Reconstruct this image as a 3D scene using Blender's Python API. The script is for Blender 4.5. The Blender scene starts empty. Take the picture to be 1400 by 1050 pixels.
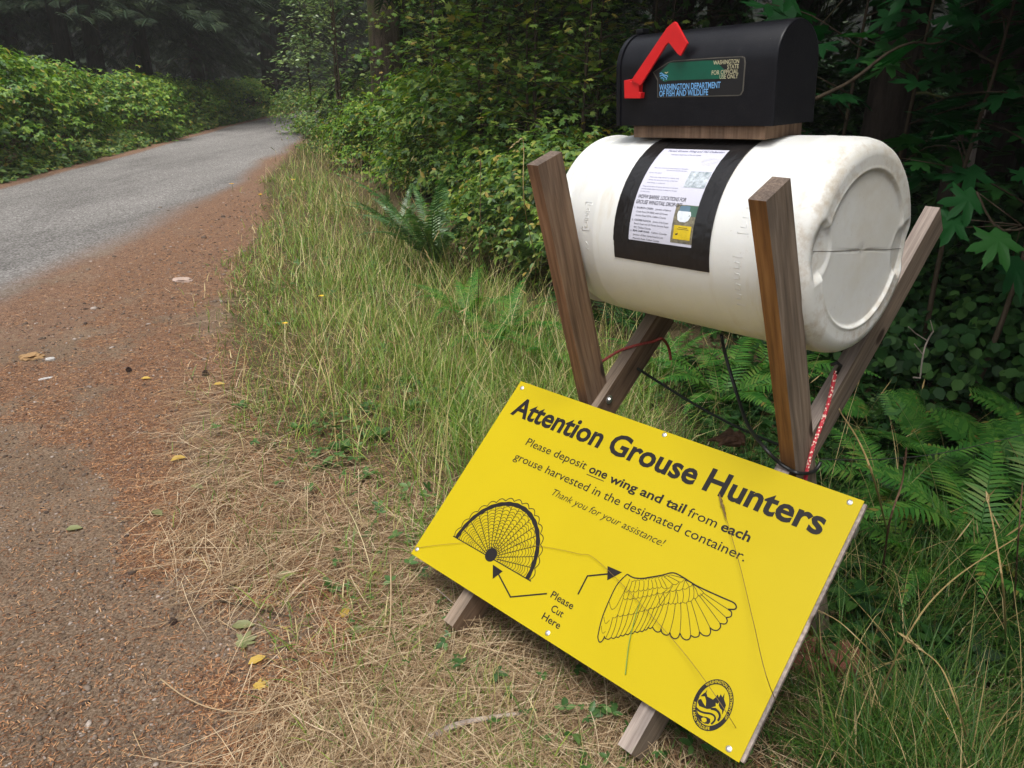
import bpy, bmesh, math, random
import numpy as np
from mathutils import Vector, Matrix, noise as mnoise
R = math.radians
rng = np.random.default_rng(11)
random.seed(5)
scene = bpy.context.scene
COL = scene.collection

# ---------------------------------------------------------------- camera
CAMZ = 1.44
PITCH = math.atan((525 - 105) / 1060.0)
cd = bpy.data.cameras.new("camera")
cd.sensor_width = 36.0
cd.lens = 1060 / 1400 * 36.0
cd.clip_start = 0.05
cd.clip_end = 600
cam = bpy.data.objects.new("camera", cd)
COL.objects.link(cam)
cam.location = (0, 0, CAMZ)
cam.rotation_euler = (math.pi / 2 - PITCH, 0, 0)
scene.camera = cam

# ---------------------------------------------------------------- sky, sun, exposure
SUN_EL, SUN_AZ = R(68), R(192)          # azimuth clockwise from +Y: behind and to the left of the camera
w = bpy.data.worlds.new("World"); scene.world = w; w.use_nodes = True
nt = w.node_tree; nt.nodes.clear()
wo = nt.nodes.new('ShaderNodeOutputWorld'); bg = nt.nodes.new('ShaderNodeBackground')
sky = nt.nodes.new('ShaderNodeTexSky'); sky.sky_type = 'NISHITA'; sky.sun_disc = False
sky.sun_elevation = SUN_EL; sky.sun_rotation = SUN_AZ
sky.air_density = 1.0; sky.dust_density = 4.0; sky.ozone_density = 1.0; sky.altitude = 100
hs = nt.nodes.new('ShaderNodeHueSaturation'); hs.inputs['Saturation'].default_value = 0.28   # overcast: a nearly grey sky
nt.links.new(sky.outputs[0], hs.inputs['Color']); nt.links.new(hs.outputs[0], bg.inputs[0])
bg.inputs[1].default_value = 0.11
nt.links.new(bg.outputs[0], wo.inputs[0])
sl = bpy.data.lights.new("sun", 'SUN'); sl.energy = 1.5; sl.angle = R(28); sl.color = (1.0, 0.975, 0.94)
so = bpy.data.objects.new("sun", sl); COL.objects.link(so)
sdir = Vector((math.sin(SUN_AZ) * math.cos(SUN_EL), math.cos(SUN_AZ) * math.cos(SUN_EL), math.sin(SUN_EL)))
so.rotation_euler = sdir.to_track_quat('Z', 'Y').to_euler(); so.location = sdir * 40
scene.view_settings.view_transform = 'Standard'
scene.view_settings.look = 'None'
scene.view_settings.exposure = 1.20
scene.view_settings.gamma = 1.0
scene.cycles.max_bounces = 8; scene.cycles.diffuse_bounces = 4; scene.cycles.transmission_bounces = 4
scene.cycles.transparent_max_bounces = 8; scene.cycles.volume_bounces = 1

# ---------------------------------------------------------------- helpers
def tag(o, label=None, cat=None, group=None, kind=None):
    if label: o['label'] = label
    if cat: o['category'] = cat
    if group: o['group'] = group
    if kind: o['kind'] = kind
    return o

def empty(name, loc, label, cat, group=None, rz=0):
    o = bpy.data.objects.new(name, None); COL.objects.link(o)
    o.location = loc; o.rotation_euler = (0, 0, rz); o.empty_display_size = 0.1
    return tag(o, label, cat, group)

def mesh_np(name, V, faces, mats, mi=None, smooth=False):
    """faces: list of int arrays (n,k)."""
    V = np.asarray(V, dtype=np.float32).reshape(-1, 3)
    faces = [np.asarray(f, dtype=np.int32) for f in faces if len(f)]
    me = bpy.data.meshes.new(name)
    me.vertices.add(len(V)); me.vertices.foreach_set('co', V.ravel())
    nl = sum(f.size for f in faces); npoly = sum(len(f) for f in faces)
    me.loops.add(nl); me.loops.foreach_set('vertex_index', np.concatenate([f.ravel() for f in faces]))
    sizes = np.concatenate([np.full(len(f), f.shape[1], np.int32) for f in faces])
    starts = np.concatenate([[0], np.cumsum(sizes)[:-1]]).astype(np.int32)
    me.polygons.add(npoly); me.polygons.foreach_set('loop_start', starts); me.polygons.foreach_set('loop_total', sizes)
    if mi is not None: me.polygons.foreach_set('material_index', np.asarray(mi, np.int32))
    if smooth: me.polygons.foreach_set('use_smooth', np.ones(npoly, bool))
    for m in (mats if isinstance(mats, (list, tuple)) else [mats]): me.materials.append(m)
    me.update(calc_edges=True); me.validate()
    return me

def link(name, me, parent=None, M=None):
    o = bpy.data.objects.new(name, me); COL.objects.link(o)
    if parent is not None: o.parent = parent
    if M is not None: o.matrix_local = M
    return o

class MB:
    """collects pieces (python lists) to become ONE mesh"""
    def __init__(s): s.V = []; s.F = []; s.mi = []
    def add(s, V, F, m=0):
        b = len(s.V); s.V += [tuple(v) for v in V]
        s.F += [tuple(i + b for i in f) for f in F]; s.mi += [m] * len(F)
    def box(s, o, x, y, z, m=0):
        o, x, y, z = map(Vector, (o, x, y, z))
        V = [o, o + x, o + x + y, o + y, o + z, o + x + z, o + x + y + z, o + y + z]
        s.add(V, [(0, 3, 2, 1), (4, 5, 6, 7), (0, 1, 5, 4), (1, 2, 6, 5), (2, 3, 7, 6), (3, 0, 4, 7)], m)
    def tube(s, pts, r, n=8, m=0, cap=True):
        pts = [Vector(p) for p in pts]; k = len(pts)
        rr = r if isinstance(r, (list, tuple)) else [r] * k
        up = None; V = []
        for i, p in enumerate(pts):
            d = (pts[min(i + 1, k - 1)] - pts[max(i - 1, 0)]).normalized()
            if up is None:
                up = Vector((0, 0, 1)) if abs(d.z) < 0.9 else Vector((1, 0, 0))
            a = d.cross(up).normalized(); up = a.cross(d).normalized()
            for j in range(n):
                t = 2 * math.pi * j / n
                V.append(p + (a * math.cos(t) + up * math.sin(t)) * rr[i])
        F = [(i * n + j, i * n + (j + 1) % n, (i + 1) * n + (j + 1) % n, (i + 1) * n + j) for i in range(k - 1) for j in range(n)]
        if cap: F += [tuple(reversed(range(n))), tuple(range((k - 1) * n, k * n))]
        s.add(V, F, m)
    def build(s, name, mats, parent=None, smooth=False, bevel=0, M=None):
        me = bpy.data.meshes.new(name); me.from_pydata([tuple(v) for v in s.V], [], s.F)
        for m in (mats if isinstance(mats, (list, tuple)) else [mats]): me.materials.append(m)
        me.polygons.foreach_set('material_index', np.asarray(s.mi, np.int32))
        if bevel:
            bm = bmesh.new(); bm.from_mesh(me)
            es = [e for e in bm.edges if e.is_manifold and e.calc_face_angle(0) > 0.5]
            bmesh.ops.bevel(bm, geom=es, offset=bevel, segments=2, affect='EDGES', profile=0.6)
            bm.to_mesh(me); bm.free()
        if smooth: me.polygons.foreach_set('use_smooth', np.ones(len(me.polygons), bool))
        me.update()
        return link(name, me, parent, M)

def vnoise(x, y, seed=0):
    """smooth value noise, arrays in, about 0..1"""
    x = np.asarray(x, float); y = np.asarray(y, float)
    xi = np.floor(x).astype(np.int64); yi = np.floor(y).astype(np.int64)
    fx = x - xi; fy = y - yi; fx = fx * fx * (3 - 2 * fx); fy = fy * fy * (3 - 2 * fy)
    def h(a, b):
        n = (a * 374761393 + b * 668265263 + seed * 1442695041) & 0x7fffffff
        n = ((n ^ (n >> 13)) * 1274126177) & 0x7fffffff
        return ((n ^ (n >> 16)) & 0xffff) / 65535.0
    return (h(xi, yi) * (1 - fx) + h(xi + 1, yi) * fx) * (1 - fy) + (h(xi, yi + 1) * (1 - fx) + h(xi + 1, yi + 1) * fx) * fy

def fbm(x, y, seed=0):
    return (vnoise(x, y, seed) + .5 * vnoise(2.1 * x, 2.1 * y, seed + 1) + .25 * vnoise(4.3 * x, 4.3 * y, seed + 2)) / 1.75

def sstep(a, b, x):
    t = np.clip((np.asarray(x, float) - a) / (b - a), 0, 1); return t * t * (3 - 2 * t)

def norm(a): return a / np.maximum(np.linalg.norm(a, axis=-1, keepdims=True), 1e-9)

def scatter(T, quads, tris, P, X, N, S):
    """copies of template T (m,3) at P with x axis X and normal about N, scale S -> V, [quads, tris]"""
    P = np.asarray(P, float); X = norm(X); Y = norm(np.cross(N, X)); Z = np.cross(X, Y)
    S = np.asarray(S, float)
    if S.ndim == 1: S = np.repeat(S[:, None], 3, 1)
    L = T[None] * S[:, None]
    V = P[:, None] + L[..., 0:1] * X[:, None] + L[..., 1:2] * Y[:, None] + L[..., 2:3] * Z[:, None]
    n, m = len(P), len(T); off = (np.arange(n) * m)[:, None, None]
    fs = []
    for q in (quads, tris):
        if q is not None and len(q): fs.append((np.asarray(q)[None] + off).reshape(-1, np.asarray(q).shape[1]))
    return V.reshape(-1, 3), fs

def merge(parts):
    Vs = []; qs = []; ts = []; b = 0
    for V, fs in parts:
        Vs.append(V)
        for f in fs: (qs if f.shape[1] == 4 else ts).append(f + b)
        b += len(V)
    fs = []
    if qs: fs.append(np.concatenate(qs))
    if ts: fs.append(np.concatenate(ts))
    return np.concatenate(Vs), fs

# ---- photo-pixel (1400 x 1050) to world, used only to MEASURE real positions on real surfaces
cp, sp_ = math.cos(PITCH), math.sin(PITCH)
CAM = Vector((0, 0, CAMZ))
def ray(u, v):
    a, b = (u - 700) / 1060, (v - 525) / 1060
    return Vector((a, cp - b * sp_, -sp_ - b * cp))
def onz(u, v, z=0.0):
    d = ray(u, v); return CAM + d * ((z - CAMZ) / d.z)
def aty(u, v, y):
    d = ray(u, v); return CAM + d * (y / d.y)
def xat(u, y, z=0.3): return (u - 700) / 1060 * (y * cp + (CAMZ - z) * sp_)
def onplane(u, v, o, n):
    d = ray(u, v); return CAM + d * ((o - CAM).dot(n) / d.dot(n))

# ---------------------------------------------------------------- materials
def newmat(name):
    m = bpy.data.materials.new(name); m.use_nodes = True
    nt = m.node_tree; nt.nodes.clear()
    out = nt.nodes.new('ShaderNodeOutputMaterial'); b = nt.nodes.new('ShaderNodeBsdfPrincipled')
    nt.links.new(b.outputs[0], out.inputs[0])
    return m, nt, b, out
def N(nt, t, **k):
    n = nt.nodes.new(t)
    for a, v in k.items(): setattr(n, a, v)
    return n
def L(nt, a, b): nt.links.new(a, b)
def ramp(nt, fac, stops, interp='LINEAR'):
    r = N(nt, 'ShaderNodeValToRGB'); r.color_ramp.interpolation = interp
    e = r.color_ramp.elements
    while len(e) < len(stops): e.new(0.5)
    for el, (p, c) in zip(e, stops):
        el.position = p; el.color = (c[0], c[1], c[2], 1) if len(c) == 3 else c
    if fac is not None: L(nt, fac, r.inputs[0])
    return r
def noise_tex(nt, scale, detail=4, rough=.55, vec=None, dist=0):
    n = N(nt, 'ShaderNodeTexNoise'); n.inputs['Scale'].default_value = scale
    n.inputs['Detail'].default_value = detail; n.inputs['Roughness'].default_value = rough
    n.inputs['Distortion'].default_value = dist
    if vec is not None: L(nt, vec, n.inputs['Vector'])
    return n
def mixc(nt, fac, a, b, mode='MIX'):
    m = N(nt, 'ShaderNodeMix', data_type='RGBA', blend_type=mode)
    for i, v in ((0, fac), (6, a), (7, b)):
        if isinstance(v, (int, float)): m.inputs[i].default_value = v
        elif isinstance(v, (tuple, list)): m.inputs[i].default_value = (v[0], v[1], v[2], 1)
        else: L(nt, v, m.inputs[i])
    return m.outputs[2]
def bump(nt, h, strength, dist, b):
    n = N(nt, 'ShaderNodeBump'); n.inputs['Strength'].default_value = strength; n.inputs['Distance'].default_value = dist
    L(nt, h, n.inputs['Height']); L(nt, n.outputs[0], b.inputs['Normal']); return n
def objco(nt, scale=(1, 1, 1)):
    t = N(nt, 'ShaderNodeTexCoord'); m = N(nt, 'ShaderNodeMapping'); m.inputs['Scale'].default_value = scale
    L(nt, t.outputs['Object'], m.inputs[0]); return m.outputs[0]
def plain(name, col, rough=.6, metal=0, var=.25, scale=30, spec=.5, bumpd=0):
    m, nt, b, o = newmat(name)
    n = noise_tex(nt, scale, 5, .6, objco(nt))
    r = ramp(nt, n.outputs[0], [(.25, [c * (1 - var) for c in col]), (.75, [min(1, c * (1 + var)) for c in col])])
    L(nt, r.outputs[0], b.inputs['Base Color']); b.inputs['Roughness'].default_value = rough
    b.inputs['Metallic'].default_value = metal; b.inputs['Specular IOR Level'].default_value = spec
    if bumpd: bump(nt, n.outputs[0], .5, bumpd, b)
    return m
def leafmat(name, stops, rough=.5, trans=.3, spec=.45):
    """foliage: one colour per leaf, translucent, with a sheen"""
    m, nt, b, o = newmat(name)
    g = N(nt, 'ShaderNodeNewGeometry')
    r = ramp(nt, g.outputs['Random Per Island'], stops)
    L(nt, r.outputs[0], b.inputs['Base Color'])
    b.inputs['Roughness'].default_value = rough; b.inputs['Specular IOR Level'].default_value = spec
    t = N(nt, 'ShaderNodeBsdfTranslucent')
    br = N(nt, 'ShaderNodeHueSaturation'); br.inputs['Saturation'].default_value = 1.15; br.inputs['Value'].default_value = 1.3
    L(nt, r.outputs[0], br.inputs['Color']); L(nt, br.outputs[0], t.inputs[0])
    mx = N(nt, 'ShaderNodeMixShader'); mx.inputs[0].default_value = trans
    L(nt, b.outputs[0], mx.inputs[1]); L(nt, t.outputs[0], mx.inputs[2]); L(nt, mx.outputs[0], o.inputs[0])
    return m

M_leaf_bright = leafmat('salmonberry_leaf', [(0, (.022, .065, .012)), (.25, (.066, .165, .018)), (.58, (.135, .255, .024)), (.88, (.23, .335, .034)), (.96, (.27, .26, .04)), (1, (.30, .18, .04))])
M_leaf_mid = leafmat('shrub_leaf', [(0, (.024, .062, .016)), (.3, (.060, .135, .022)), (.65, (.12, .21, .030)), (.9, (.21, .27, .045)), (1, (.30, .21, .045))])
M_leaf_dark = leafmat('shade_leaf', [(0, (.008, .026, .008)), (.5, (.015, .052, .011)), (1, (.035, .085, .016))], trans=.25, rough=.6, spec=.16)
M_leaf_alder = leafmat('alder_leaf', [(0, (.045, .09, .025)), (.5, (.09, .16, .042)), (1, (.24, .32, .10))], rough=.33, trans=.3, spec=.7)
M_maple = leafmat('maple_leaf', [(0, (.007, .046, .012)), (.6, (.012, .068, .016)), (1, (.026, .10, .02))], trans=.3, spec=.12)
M_fern = leafmat('bracken_frond', [(0, (.030, .12, .018)), (.5, (.055, .175, .024)), (.93, (.10, .22, .035)), (1, (.22, .16, .04))], trans=.35, spec=.3)
M_fernblue = leafmat('sword_fern_frond', [(0, (.035, .095, .025)), (.5, (.060, .135, .035)), (1, (.11, .195, .055))], rough=.4, trans=.2, spec=.6)
M_fernyel = leafmat('yellowing_fern_frond', [(0, (.14, .15, .02)), (1, (.25, .22, .04))])
M_grass = leafmat('grass_blade', [(0, (.07, .15, .02)), (.35, (.15, .25, .035)), (.66, (.24, .31, .05)), (.74, (.44, .36, .14)), (.9, (.58, .47, .22)), (1, (.68, .58, .34))], trans=.25)
M_grassgreen = leafmat('green_grass_blade', [(0, (.06, .14, .018)), (.45, (.13, .24, .03)), (.74, (.24, .32, .05)), (.84, (.46, .37, .16)), (1, (.60, .50, .27))], trans=.25)
M_grass_shaded = leafmat('shade_painted_grass_blade', [(0, (.022, .065, .010)), (.5, (.045, .115, .016)), (.84, (.09, .165, .024)), (.9, (.30, .22, .09)), (1, (.48, .37, .18))], trans=.25, spec=.3)  # verge grass made darker: canopy shade is put into the blade colour
M_finestalk = leafmat('fine_dark_stalk', [(0, (.10, .06, .015)), (1, (.18, .11, .03))], trans=0)
M_straw = leafmat('straw_blade', [(0, (.12, .07, .038)), (.35, (.28, .185, .10)), (.72, (.46, .34, .20)), (1, (.68, .55, .37))], rough=.6, trans=.15)
M_tall = leafmat('dry_stem', [(0, (.10, .12, .03)), (.25, (.22, .17, .06)), (.7, (.36, .26, .11)), (1, (.46, .35, .18))], trans=.1)
M_needles = leafmat('conifer_spray', [(0, (.012, .024, .012)), (.6, (.022, .042, .018)), (1, (.045, .065, .025))], trans=.12, rough=.65, spec=.2)
M_litter = leafmat('brown_needle', [(0, (.07, .034, .020)), (.35, (.20, .092, .046)), (.75, (.34, .165, .080)), (1, (.52, .31, .16))], trans=.0, rough=.8, spec=.1)
M_clover = leafmat('ground_leaf', [(0, (.03, .08, .018)), (.6, (.06, .135, .03)), (1, (.12, .2, .06))])

def stone_mat(name, stops):
    m, nt, b, o = newmat(name)
    g = N(nt, 'ShaderNodeNewGeometry'); r = ramp(nt, g.outputs['Random Per Island'], stops)
    n = noise_tex(nt, 60, 4); c = mixc(nt, .5, r.outputs[0], n.outputs[0], 'OVERLAY')
    L(nt, c, b.inputs['Base Color']); b.inputs['Roughness'].default_value = .85; b.inputs['Specular IOR Level'].default_value = .2
    return m
M_gravel = stone_mat('gravel_stone', [(0, (.045, .031, .024)), (.5, (.12, .088, .066)), (.85, (.20, .16, .13)), (1, (.34, .29, .25))])

def bark_mat(name, c0, c1, moss=0.0):
    m, nt, b, o = newmat(name)
    co = objco(nt, (1, 1, .18))
    n1 = noise_tex(nt, 16, 6, .65, co, .6); n2 = noise_tex(nt, 2.2, 4, .6, objco(nt))
    r = ramp(nt, n1.outputs[0], [(.3, c0), (.7, c1)])
    c = r.outputs[0]
    if moss:
        k = ramp(nt, n2.outputs[0], [(.62 - moss * .3, (0, 0, 0)), (.75 - moss * .3, (1, 1, 1))])
        c = mixc(nt, k.outputs[0], c, (.085, .105, .028))
    L(nt, c, b.inputs['Base Color']); b.inputs['Roughness'].default_value = .95; b.inputs['Specular IOR Level'].default_value = .1
    bump(nt, n1.outputs[0], 1, .03, b)
    return m
M_bark = bark_mat('conifer_bark', (.012, .009, .007), (.050, .038, .031))
M_bark_moss = bark_mat('mossy_bark', (.05, .038, .028), (.20, .155, .115), .55)
M_stem = bark_mat('shrub_stem', (.03, .022, .014), (.08, .06, .04))
M_stick = bark_mat('grey_stick_bark', (.22, .17, .14), (.45, .38, .33))

def wood_mat(name, c0, c1, c2, scale=1.0, grey=0.0):
    m, nt, b, o = newmat(name)
    co = objco(nt, (1, 1, .045))
    n1 = noise_tex(nt, 95 * scale, 5, .6, co, .4)
    n2 = noise_tex(nt, 14, 3, .5, objco(nt, (1, 1, .18)), .8)
    r = ramp(nt, n1.outputs[0], [(.3, c0), (.52, c1), (.75, c2)])
    rg = ramp(nt, n2.outputs[0], [(.35, (.62, .62, .62)), (.65, (1.12, 1.1, 1.06))])
    c = mixc(nt, 1.0, r.outputs[0], rg.outputs[0], 'MULTIPLY')
    # dark knots of their own shape
    v = N(nt, 'ShaderNodeTexVoronoi'); v.inputs['Scale'].default_value = 8.0
    L(nt, objco(nt, (1, 1, .55)), v.inputs['Vector'])
    k = ramp(nt, v.outputs['Distance'], [(.10, (1, 1, 1)), (.15, (0, 0, 0))])
    c = mixc(nt, k.outputs[0], c, (.045, .028, .018))
    L(nt, c, b.inputs['Base Color']); b.inputs['Roughness'].default_value = .72; b.inputs['Specular IOR Level'].default_value = .3
    bump(nt, n1.outputs[0], .5, .0025, b)
    return m
M_w_grey = wood_mat('weathered_wood', (.125, .092, .068), (.215, .163, .122), (.32, .25, .195))
M_w_brown = wood_mat('brown_stained_wood', (.104, .062, .038), (.190, .120, .076), (.265, .182, .124))
M_w_red = wood_mat('red_brown_cedar', (.120, .062, .033), (.21, .112, .062), (.285, .165, .10))
M_w_orange = wood_mat('orange_cedar', (.14, .062, .022), (.24, .112, .038), (.31, .16, .060))
M_w_pale = wood_mat('pale_weathered_wood', (.18, .14, .12), (.29, .24, .21), (.40, .34, .30))
M_w_end = wood_mat('end_grain', (.09, .062, .048), (.16, .12, .095), (.23, .18, .15), 2)

def barrel_mat():
    m, nt, b, o = newmat('white_barrel_plastic')
    co = objco(nt)
    n1 = noise_tex(nt, 5, 5, .6, co); n2 = noise_tex(nt, 38, 6, .7, co); n3 = noise_tex(nt, 160, 3, .6, co)
    sx = N(nt, 'ShaderNodeSeparateXYZ'); L(nt, co, sx.inputs[0])
    base = ramp(nt, n1.outputs[0], [(.3, (.63, .63, .595)), (.7, (.71, .715, .69))]).outputs[0]
    # speckled dirt, thicker on the end face flange (object x is the barrel's axis)
    endf = N(nt, 'ShaderNodeMapRange'); endf.inputs[1].default_value = .30; endf.inputs[2].default_value = .36; L(nt, sx.outputs[0], endf.inputs[0])
    mul = N(nt, 'ShaderNodeMath', operation='MULTIPLY'); L(nt, n1.outputs[0], mul.inputs[0]); L(nt, n2.outputs[0], mul.inputs[1])
    dr = ramp(nt, mul.outputs[0], [(.23, (0, 0, 0)), (.38, (.65, .65, .65))])
    cx = N(nt, 'ShaderNodeCombineXYZ'); L(nt, sx.outputs[1], cx.inputs[1]); L(nt, sx.outputs[2], cx.inputs[2])
    ln_ = N(nt, 'ShaderNodeVectorMath', operation='LENGTH'); L(nt, cx.outputs[0], ln_.inputs[0])
    fl_ = N(nt, 'ShaderNodeMapRange'); fl_.inputs[1].default_value = .160; fl_.inputs[2].default_value = .184; fl_.inputs[3].default_value = .22; L(nt, ln_.outputs['Value'], fl_.inputs[0])
    ef = N(nt, 'ShaderNodeMath', operation='MULTIPLY'); L(nt, endf.outputs[0], ef.inputs[0]); L(nt, fl_.outputs[0], ef.inputs[1])
    em = N(nt, 'ShaderNodeMath', operation='MULTIPLY'); L(nt, dr.outputs[0], em.inputs[0]); L(nt, ef.outputs[0], em.inputs[1])
    c = mixc(nt, em.outputs[0], base, (.36, .27, .17))
    # greyed grime over the whole end face, stopped by the ring
    gr = N(nt, 'ShaderNodeMath', operation='MULTIPLY'); gr.inputs[1].default_value = .10; L(nt, endf.outputs[0], gr.inputs[0])
    c = mixc(nt, gr.outputs[0], c, (.52, .47, .36))
    sp = ramp(nt, n3.outputs[0], [(.67, (0, 0, 0)), (.74, (.75, .75, .75))])
    sm = N(nt, 'ShaderNodeMath', operation='MULTIPLY'); L(nt, sp.outputs[0], sm.inputs[0]); L(nt, n1.outputs[0], sm.inputs[1])
    c = mixc(nt, sm.outputs[0], c, (.28, .21, .14))
    # brownish runs round the barrel, drawn out along the skin
    n4 = noise_tex(nt, 9, 4, .6, objco(nt, (2.5, .35, .35)), .5)
    st = ramp(nt, n4.outputs[0], [(.58, (0, 0, 0)), (.72, (.40, .40, .40))])
    c = mixc(nt, st.outputs[0], c, (.50, .43, .30))
    L(nt, c, b.inputs['Base Color']); b.inputs['Roughness'].default_value = .42
    b.inputs['Subsurface Weight'].default_value = .12; b.inputs['Subsurface Radius'].default_value = (.05, .04, .02); b.inputs['Subsurface Scale'].default_value = .3
    bump(nt, n2.outputs[0], .12, .003, b)
    return m
M_barrel = barrel_mat()
M_grime = plain('grime_line', (.10, .085, .065), .8, 0, .5, 60, .1)
M_black_tape = plain('black_tape', (.010, .009, .009), .30, 0, .2, 20, .5, .003)
def paper_mat():
    m, nt, b, o = newmat('white_paper'); b.inputs['Base Color'].default_value = (.54, .54, .62, 1); b.inputs['Roughness'].default_value = .34
    n = noise_tex(nt, 7, 3, .5, objco(nt)); bump(nt, n.outputs[0], .3, .006, b); return m
M_paper = paper_mat()
M_ink = plain('grey_ink', (.022, .022, .03), .7, 0, .1, 30, .2)
M_inklight = plain('faded_ink', (.17, .17, .27), .7, 0, .1, 30, .2)
M_mailbox = None
def mailbox_mat():
    m, nt, b, o = newmat('black_mailbox_plastic')
    co = objco(nt); n = noise_tex(nt, 420, 3, .6, co); n2 = noise_tex(nt, 26, 6, .7, co)
    r = ramp(nt, n2.outputs[0], [(.4, (.004, .004, .006)), (.64, (.007, .007, .009)), (.76, (.026, .024, .024))])
    v = noise_tex(nt, 210, 2, .5, co); k = ramp(nt, v.outputs[0], [(.76, (0, 0, 0)), (.80, (.5, .5, .5))])
    c = mixc(nt, k.outputs[0], r.outputs[0], (.22, .2, .19))
    L(nt, c, b.inputs['Base Color']); b.inputs['Roughness'].default_value = .33; b.inputs['Specular IOR Level'].default_value = .26
    bump(nt, n.outputs[0], .35, .0012, b); return m
M_mailbox = mailbox_mat()
M_red = plain('red_flag_plastic', (.60, .012, .014), .35, 0, .12, 14)
M_green = plain('dark_green_decal', (.004, .085, .05), .35, 0, .15, 20)
M_decal_black = plain('black_decal', (.006, .006, .007), .45, 0, .2)
M_decal_edge = plain('worn_decal_edge', (.085, .078, .062), .6, 0, .3)
M_cream = plain('cream_lettering', (.46, .43, .27), .5, 0, .25, 60)
M_blue = plain('light_blue_lettering', (.16, .40, .72), .5, 0, .2, 60)
def yellow_mat():
    m, nt, b, o = newmat('yellow_sign_plastic')
    co = objco(nt); n = noise_tex(nt, 3, 4, .5, co); n2 = noise_tex(nt, 300, 2, .5, co)
    r = ramp(nt, n.outputs[0], [(.3, (.395, .302, .002)), (.7, (.42, .322, .003))])
    k = ramp(nt, n2.outputs[0], [(.76, (0, 0, 0)), (.80, (.35, .35, .35))])
    L(nt, mixc(nt, k.outputs[0], r.outputs[0], (.30, .22, .05)), b.inputs['Base Color'])
    b.inputs['Roughness'].default_value = .42; b.inputs['Specular IOR Level'].default_value = .16
    n3 = noise_tex(nt, 2.2, 2, .5, co); bump(nt, n3.outputs[0], .25, .01, b); return m
M_yellow = yellow_mat()
M_print = plain('black_sign_print', (.010, .008, .008), .55, 0, .1, 30, .2)
M_metal = plain('zinc_screw', (.62, .62, .60), .35, .9, .15, 80)
M_cable = plain('black_cable', (.012, .012, .012), .45, 0, .2)
M_rope = plain('dark_rope', (.018, .022, .016), .8, 0, .3)
M_teal = plain('teal_plastic', (.004, .30, .24), .4, 0, .2)
M_tan = plain('tan_bark_stone', (.34, .21, .10), .9, 0, .45, 55, .2, .01)
M_pinkstone = plain('pinkish_stone', (.40, .30, .25), .85, 0, .35, 45, .2, .008)
M_redstone = plain('red_brown_brick', (.17, .065, .045), .85, 0, .45, 30, .2, .01)
M_palestone = plain('pale_stone', (.42, .40, .38), .85, 0, .25, 30, .2, .006)
M_deadwood = plain('rotten_wood', (.12, .07, .045), .95, 0, .6, 35, .1, .02)
M_yleaf = leafmat('yellow_leaf', [(0, (.48, .30, .05)), (1, (.60, .42, .10))])
M_gleaf = leafmat('dull_green_leaf', [(0, (.16, .19, .07)), (1, (.25, .25, .11))])
M_flower = plain('yellow_petal', (.85, .52, .01), .5, 0, .1)
def bungee_mat(name, base, dots, scale):
    m, nt, b, o = newmat(name)
    v = N(nt, 'ShaderNodeTexVoronoi'); v.inputs['Scale'].default_value = scale; L(nt, objco(nt), v.inputs['Vector'])
    k = ramp(nt, v.outputs['Distance'], [(.30, (1, 1, 1)), (.40, (0, 0, 0))])
    L(nt, mixc(nt, k.outputs[0], base, dots), b.inputs['Base Color']); b.inputs['Roughness'].default_value = .7; return m
M_bungee = bungee_mat('red_speckled_bungee', (.48, .03, .045), (.80, .62, .50), 150)
M_bungee2 = bungee_mat('faded_red_bungee', (.33, .045, .035), (.30, .10, .08), 170)

# ---------------------------------------------------------------- ground and road
RL = np.array([(-6.6, -8), (-6.8, 5), (-7.23, 11.2), (-7.9, 17.5), (-8.85, 24.7), (-9.5, 33), (-9.5, 42), (-7.5, 56), (-3, 70)], float)
RR = np.array([(-3.0, -8), (-3.34, 4.9), (-3.44, 7.3), (-3.95, 11.6), (-4.75, 18), (-5.7, 25), (-6.1, 33), (-5.9, 42), (-4.2, 56), (0, 70)], float)
GE = np.array([(.3, -8), (-.30, 1.0), (-.70, 1.65), (-1.44, 3.0), (-2.31, 5.42), (-2.94, 8.5), (-4.0, 12), (-5.0, 18), (-5.9, 25), (-6.3, 33), (-6.1, 42), (-4.4, 56), (0, 70)], float)
def xl(y): return np.interp(y, RL[:, 1], RL[:, 0])
def xr(y): return np.interp(y, RR[:, 1], RR[:, 0])
def xg(y): return np.interp(y, GE[:, 1], GE[:, 0])
def gh(x, y):
    x = np.asarray(x, float); y = np.asarray(y, float)
    e = x - xg(y); near = 1 - sstep(5, 9, y)
    z = -.17 * sstep(.85, 1.75, e) * near
    z = z + .05 * (fbm(x * .9, y * .9, 3) - .5) * sstep(0, .6, e)
    z = z + .016 * (fbm(x * 2.3, y * 2.3, 8) - .5) * sstep(.5, .9, x - xr(y))
    lft = xl(y) - x
    z = z + .35 * sstep(.4, 3, lft) + .05 * (fbm(x, y, 5) - .5) * sstep(.2, 1, lft)
    return z
def gz(x, y): return float(gh(np.array([x]), np.array([y]))[0])
def gpt(x, y, dz=0): return Vector((x, y, gz(x, y) + dz))
def ong(u, v, dz=0):
    p = onz(u, v, 0)
    for _ in range(4): p = onz(u, v, gz(p.x, p.y))
    p.z += dz; return p

def mat_mask(x, y):
    """where the fallen needles lie in mats (1) or the packed dirt is bare (0)"""
    f = fbm(x * 1.35 + .3 * y, y * .8, 21) + .55 * (fbm(x * 5, y * 4, 22) - .5)
    # wheel tracks run along the road: barer
    d = x - xg(y)
    f = f - .15 * np.exp(-((d + .60) / .24) ** 2) * sstep(3.4, 2.3, y) + .20 * np.exp(-((d + .08) / .20) ** 2) + .07 * sstep(2.6, 4.2, y)
    return .15 + .75 * sstep(.40, .66, f + .10 * sstep(2.3, 3.2, y))

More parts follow.
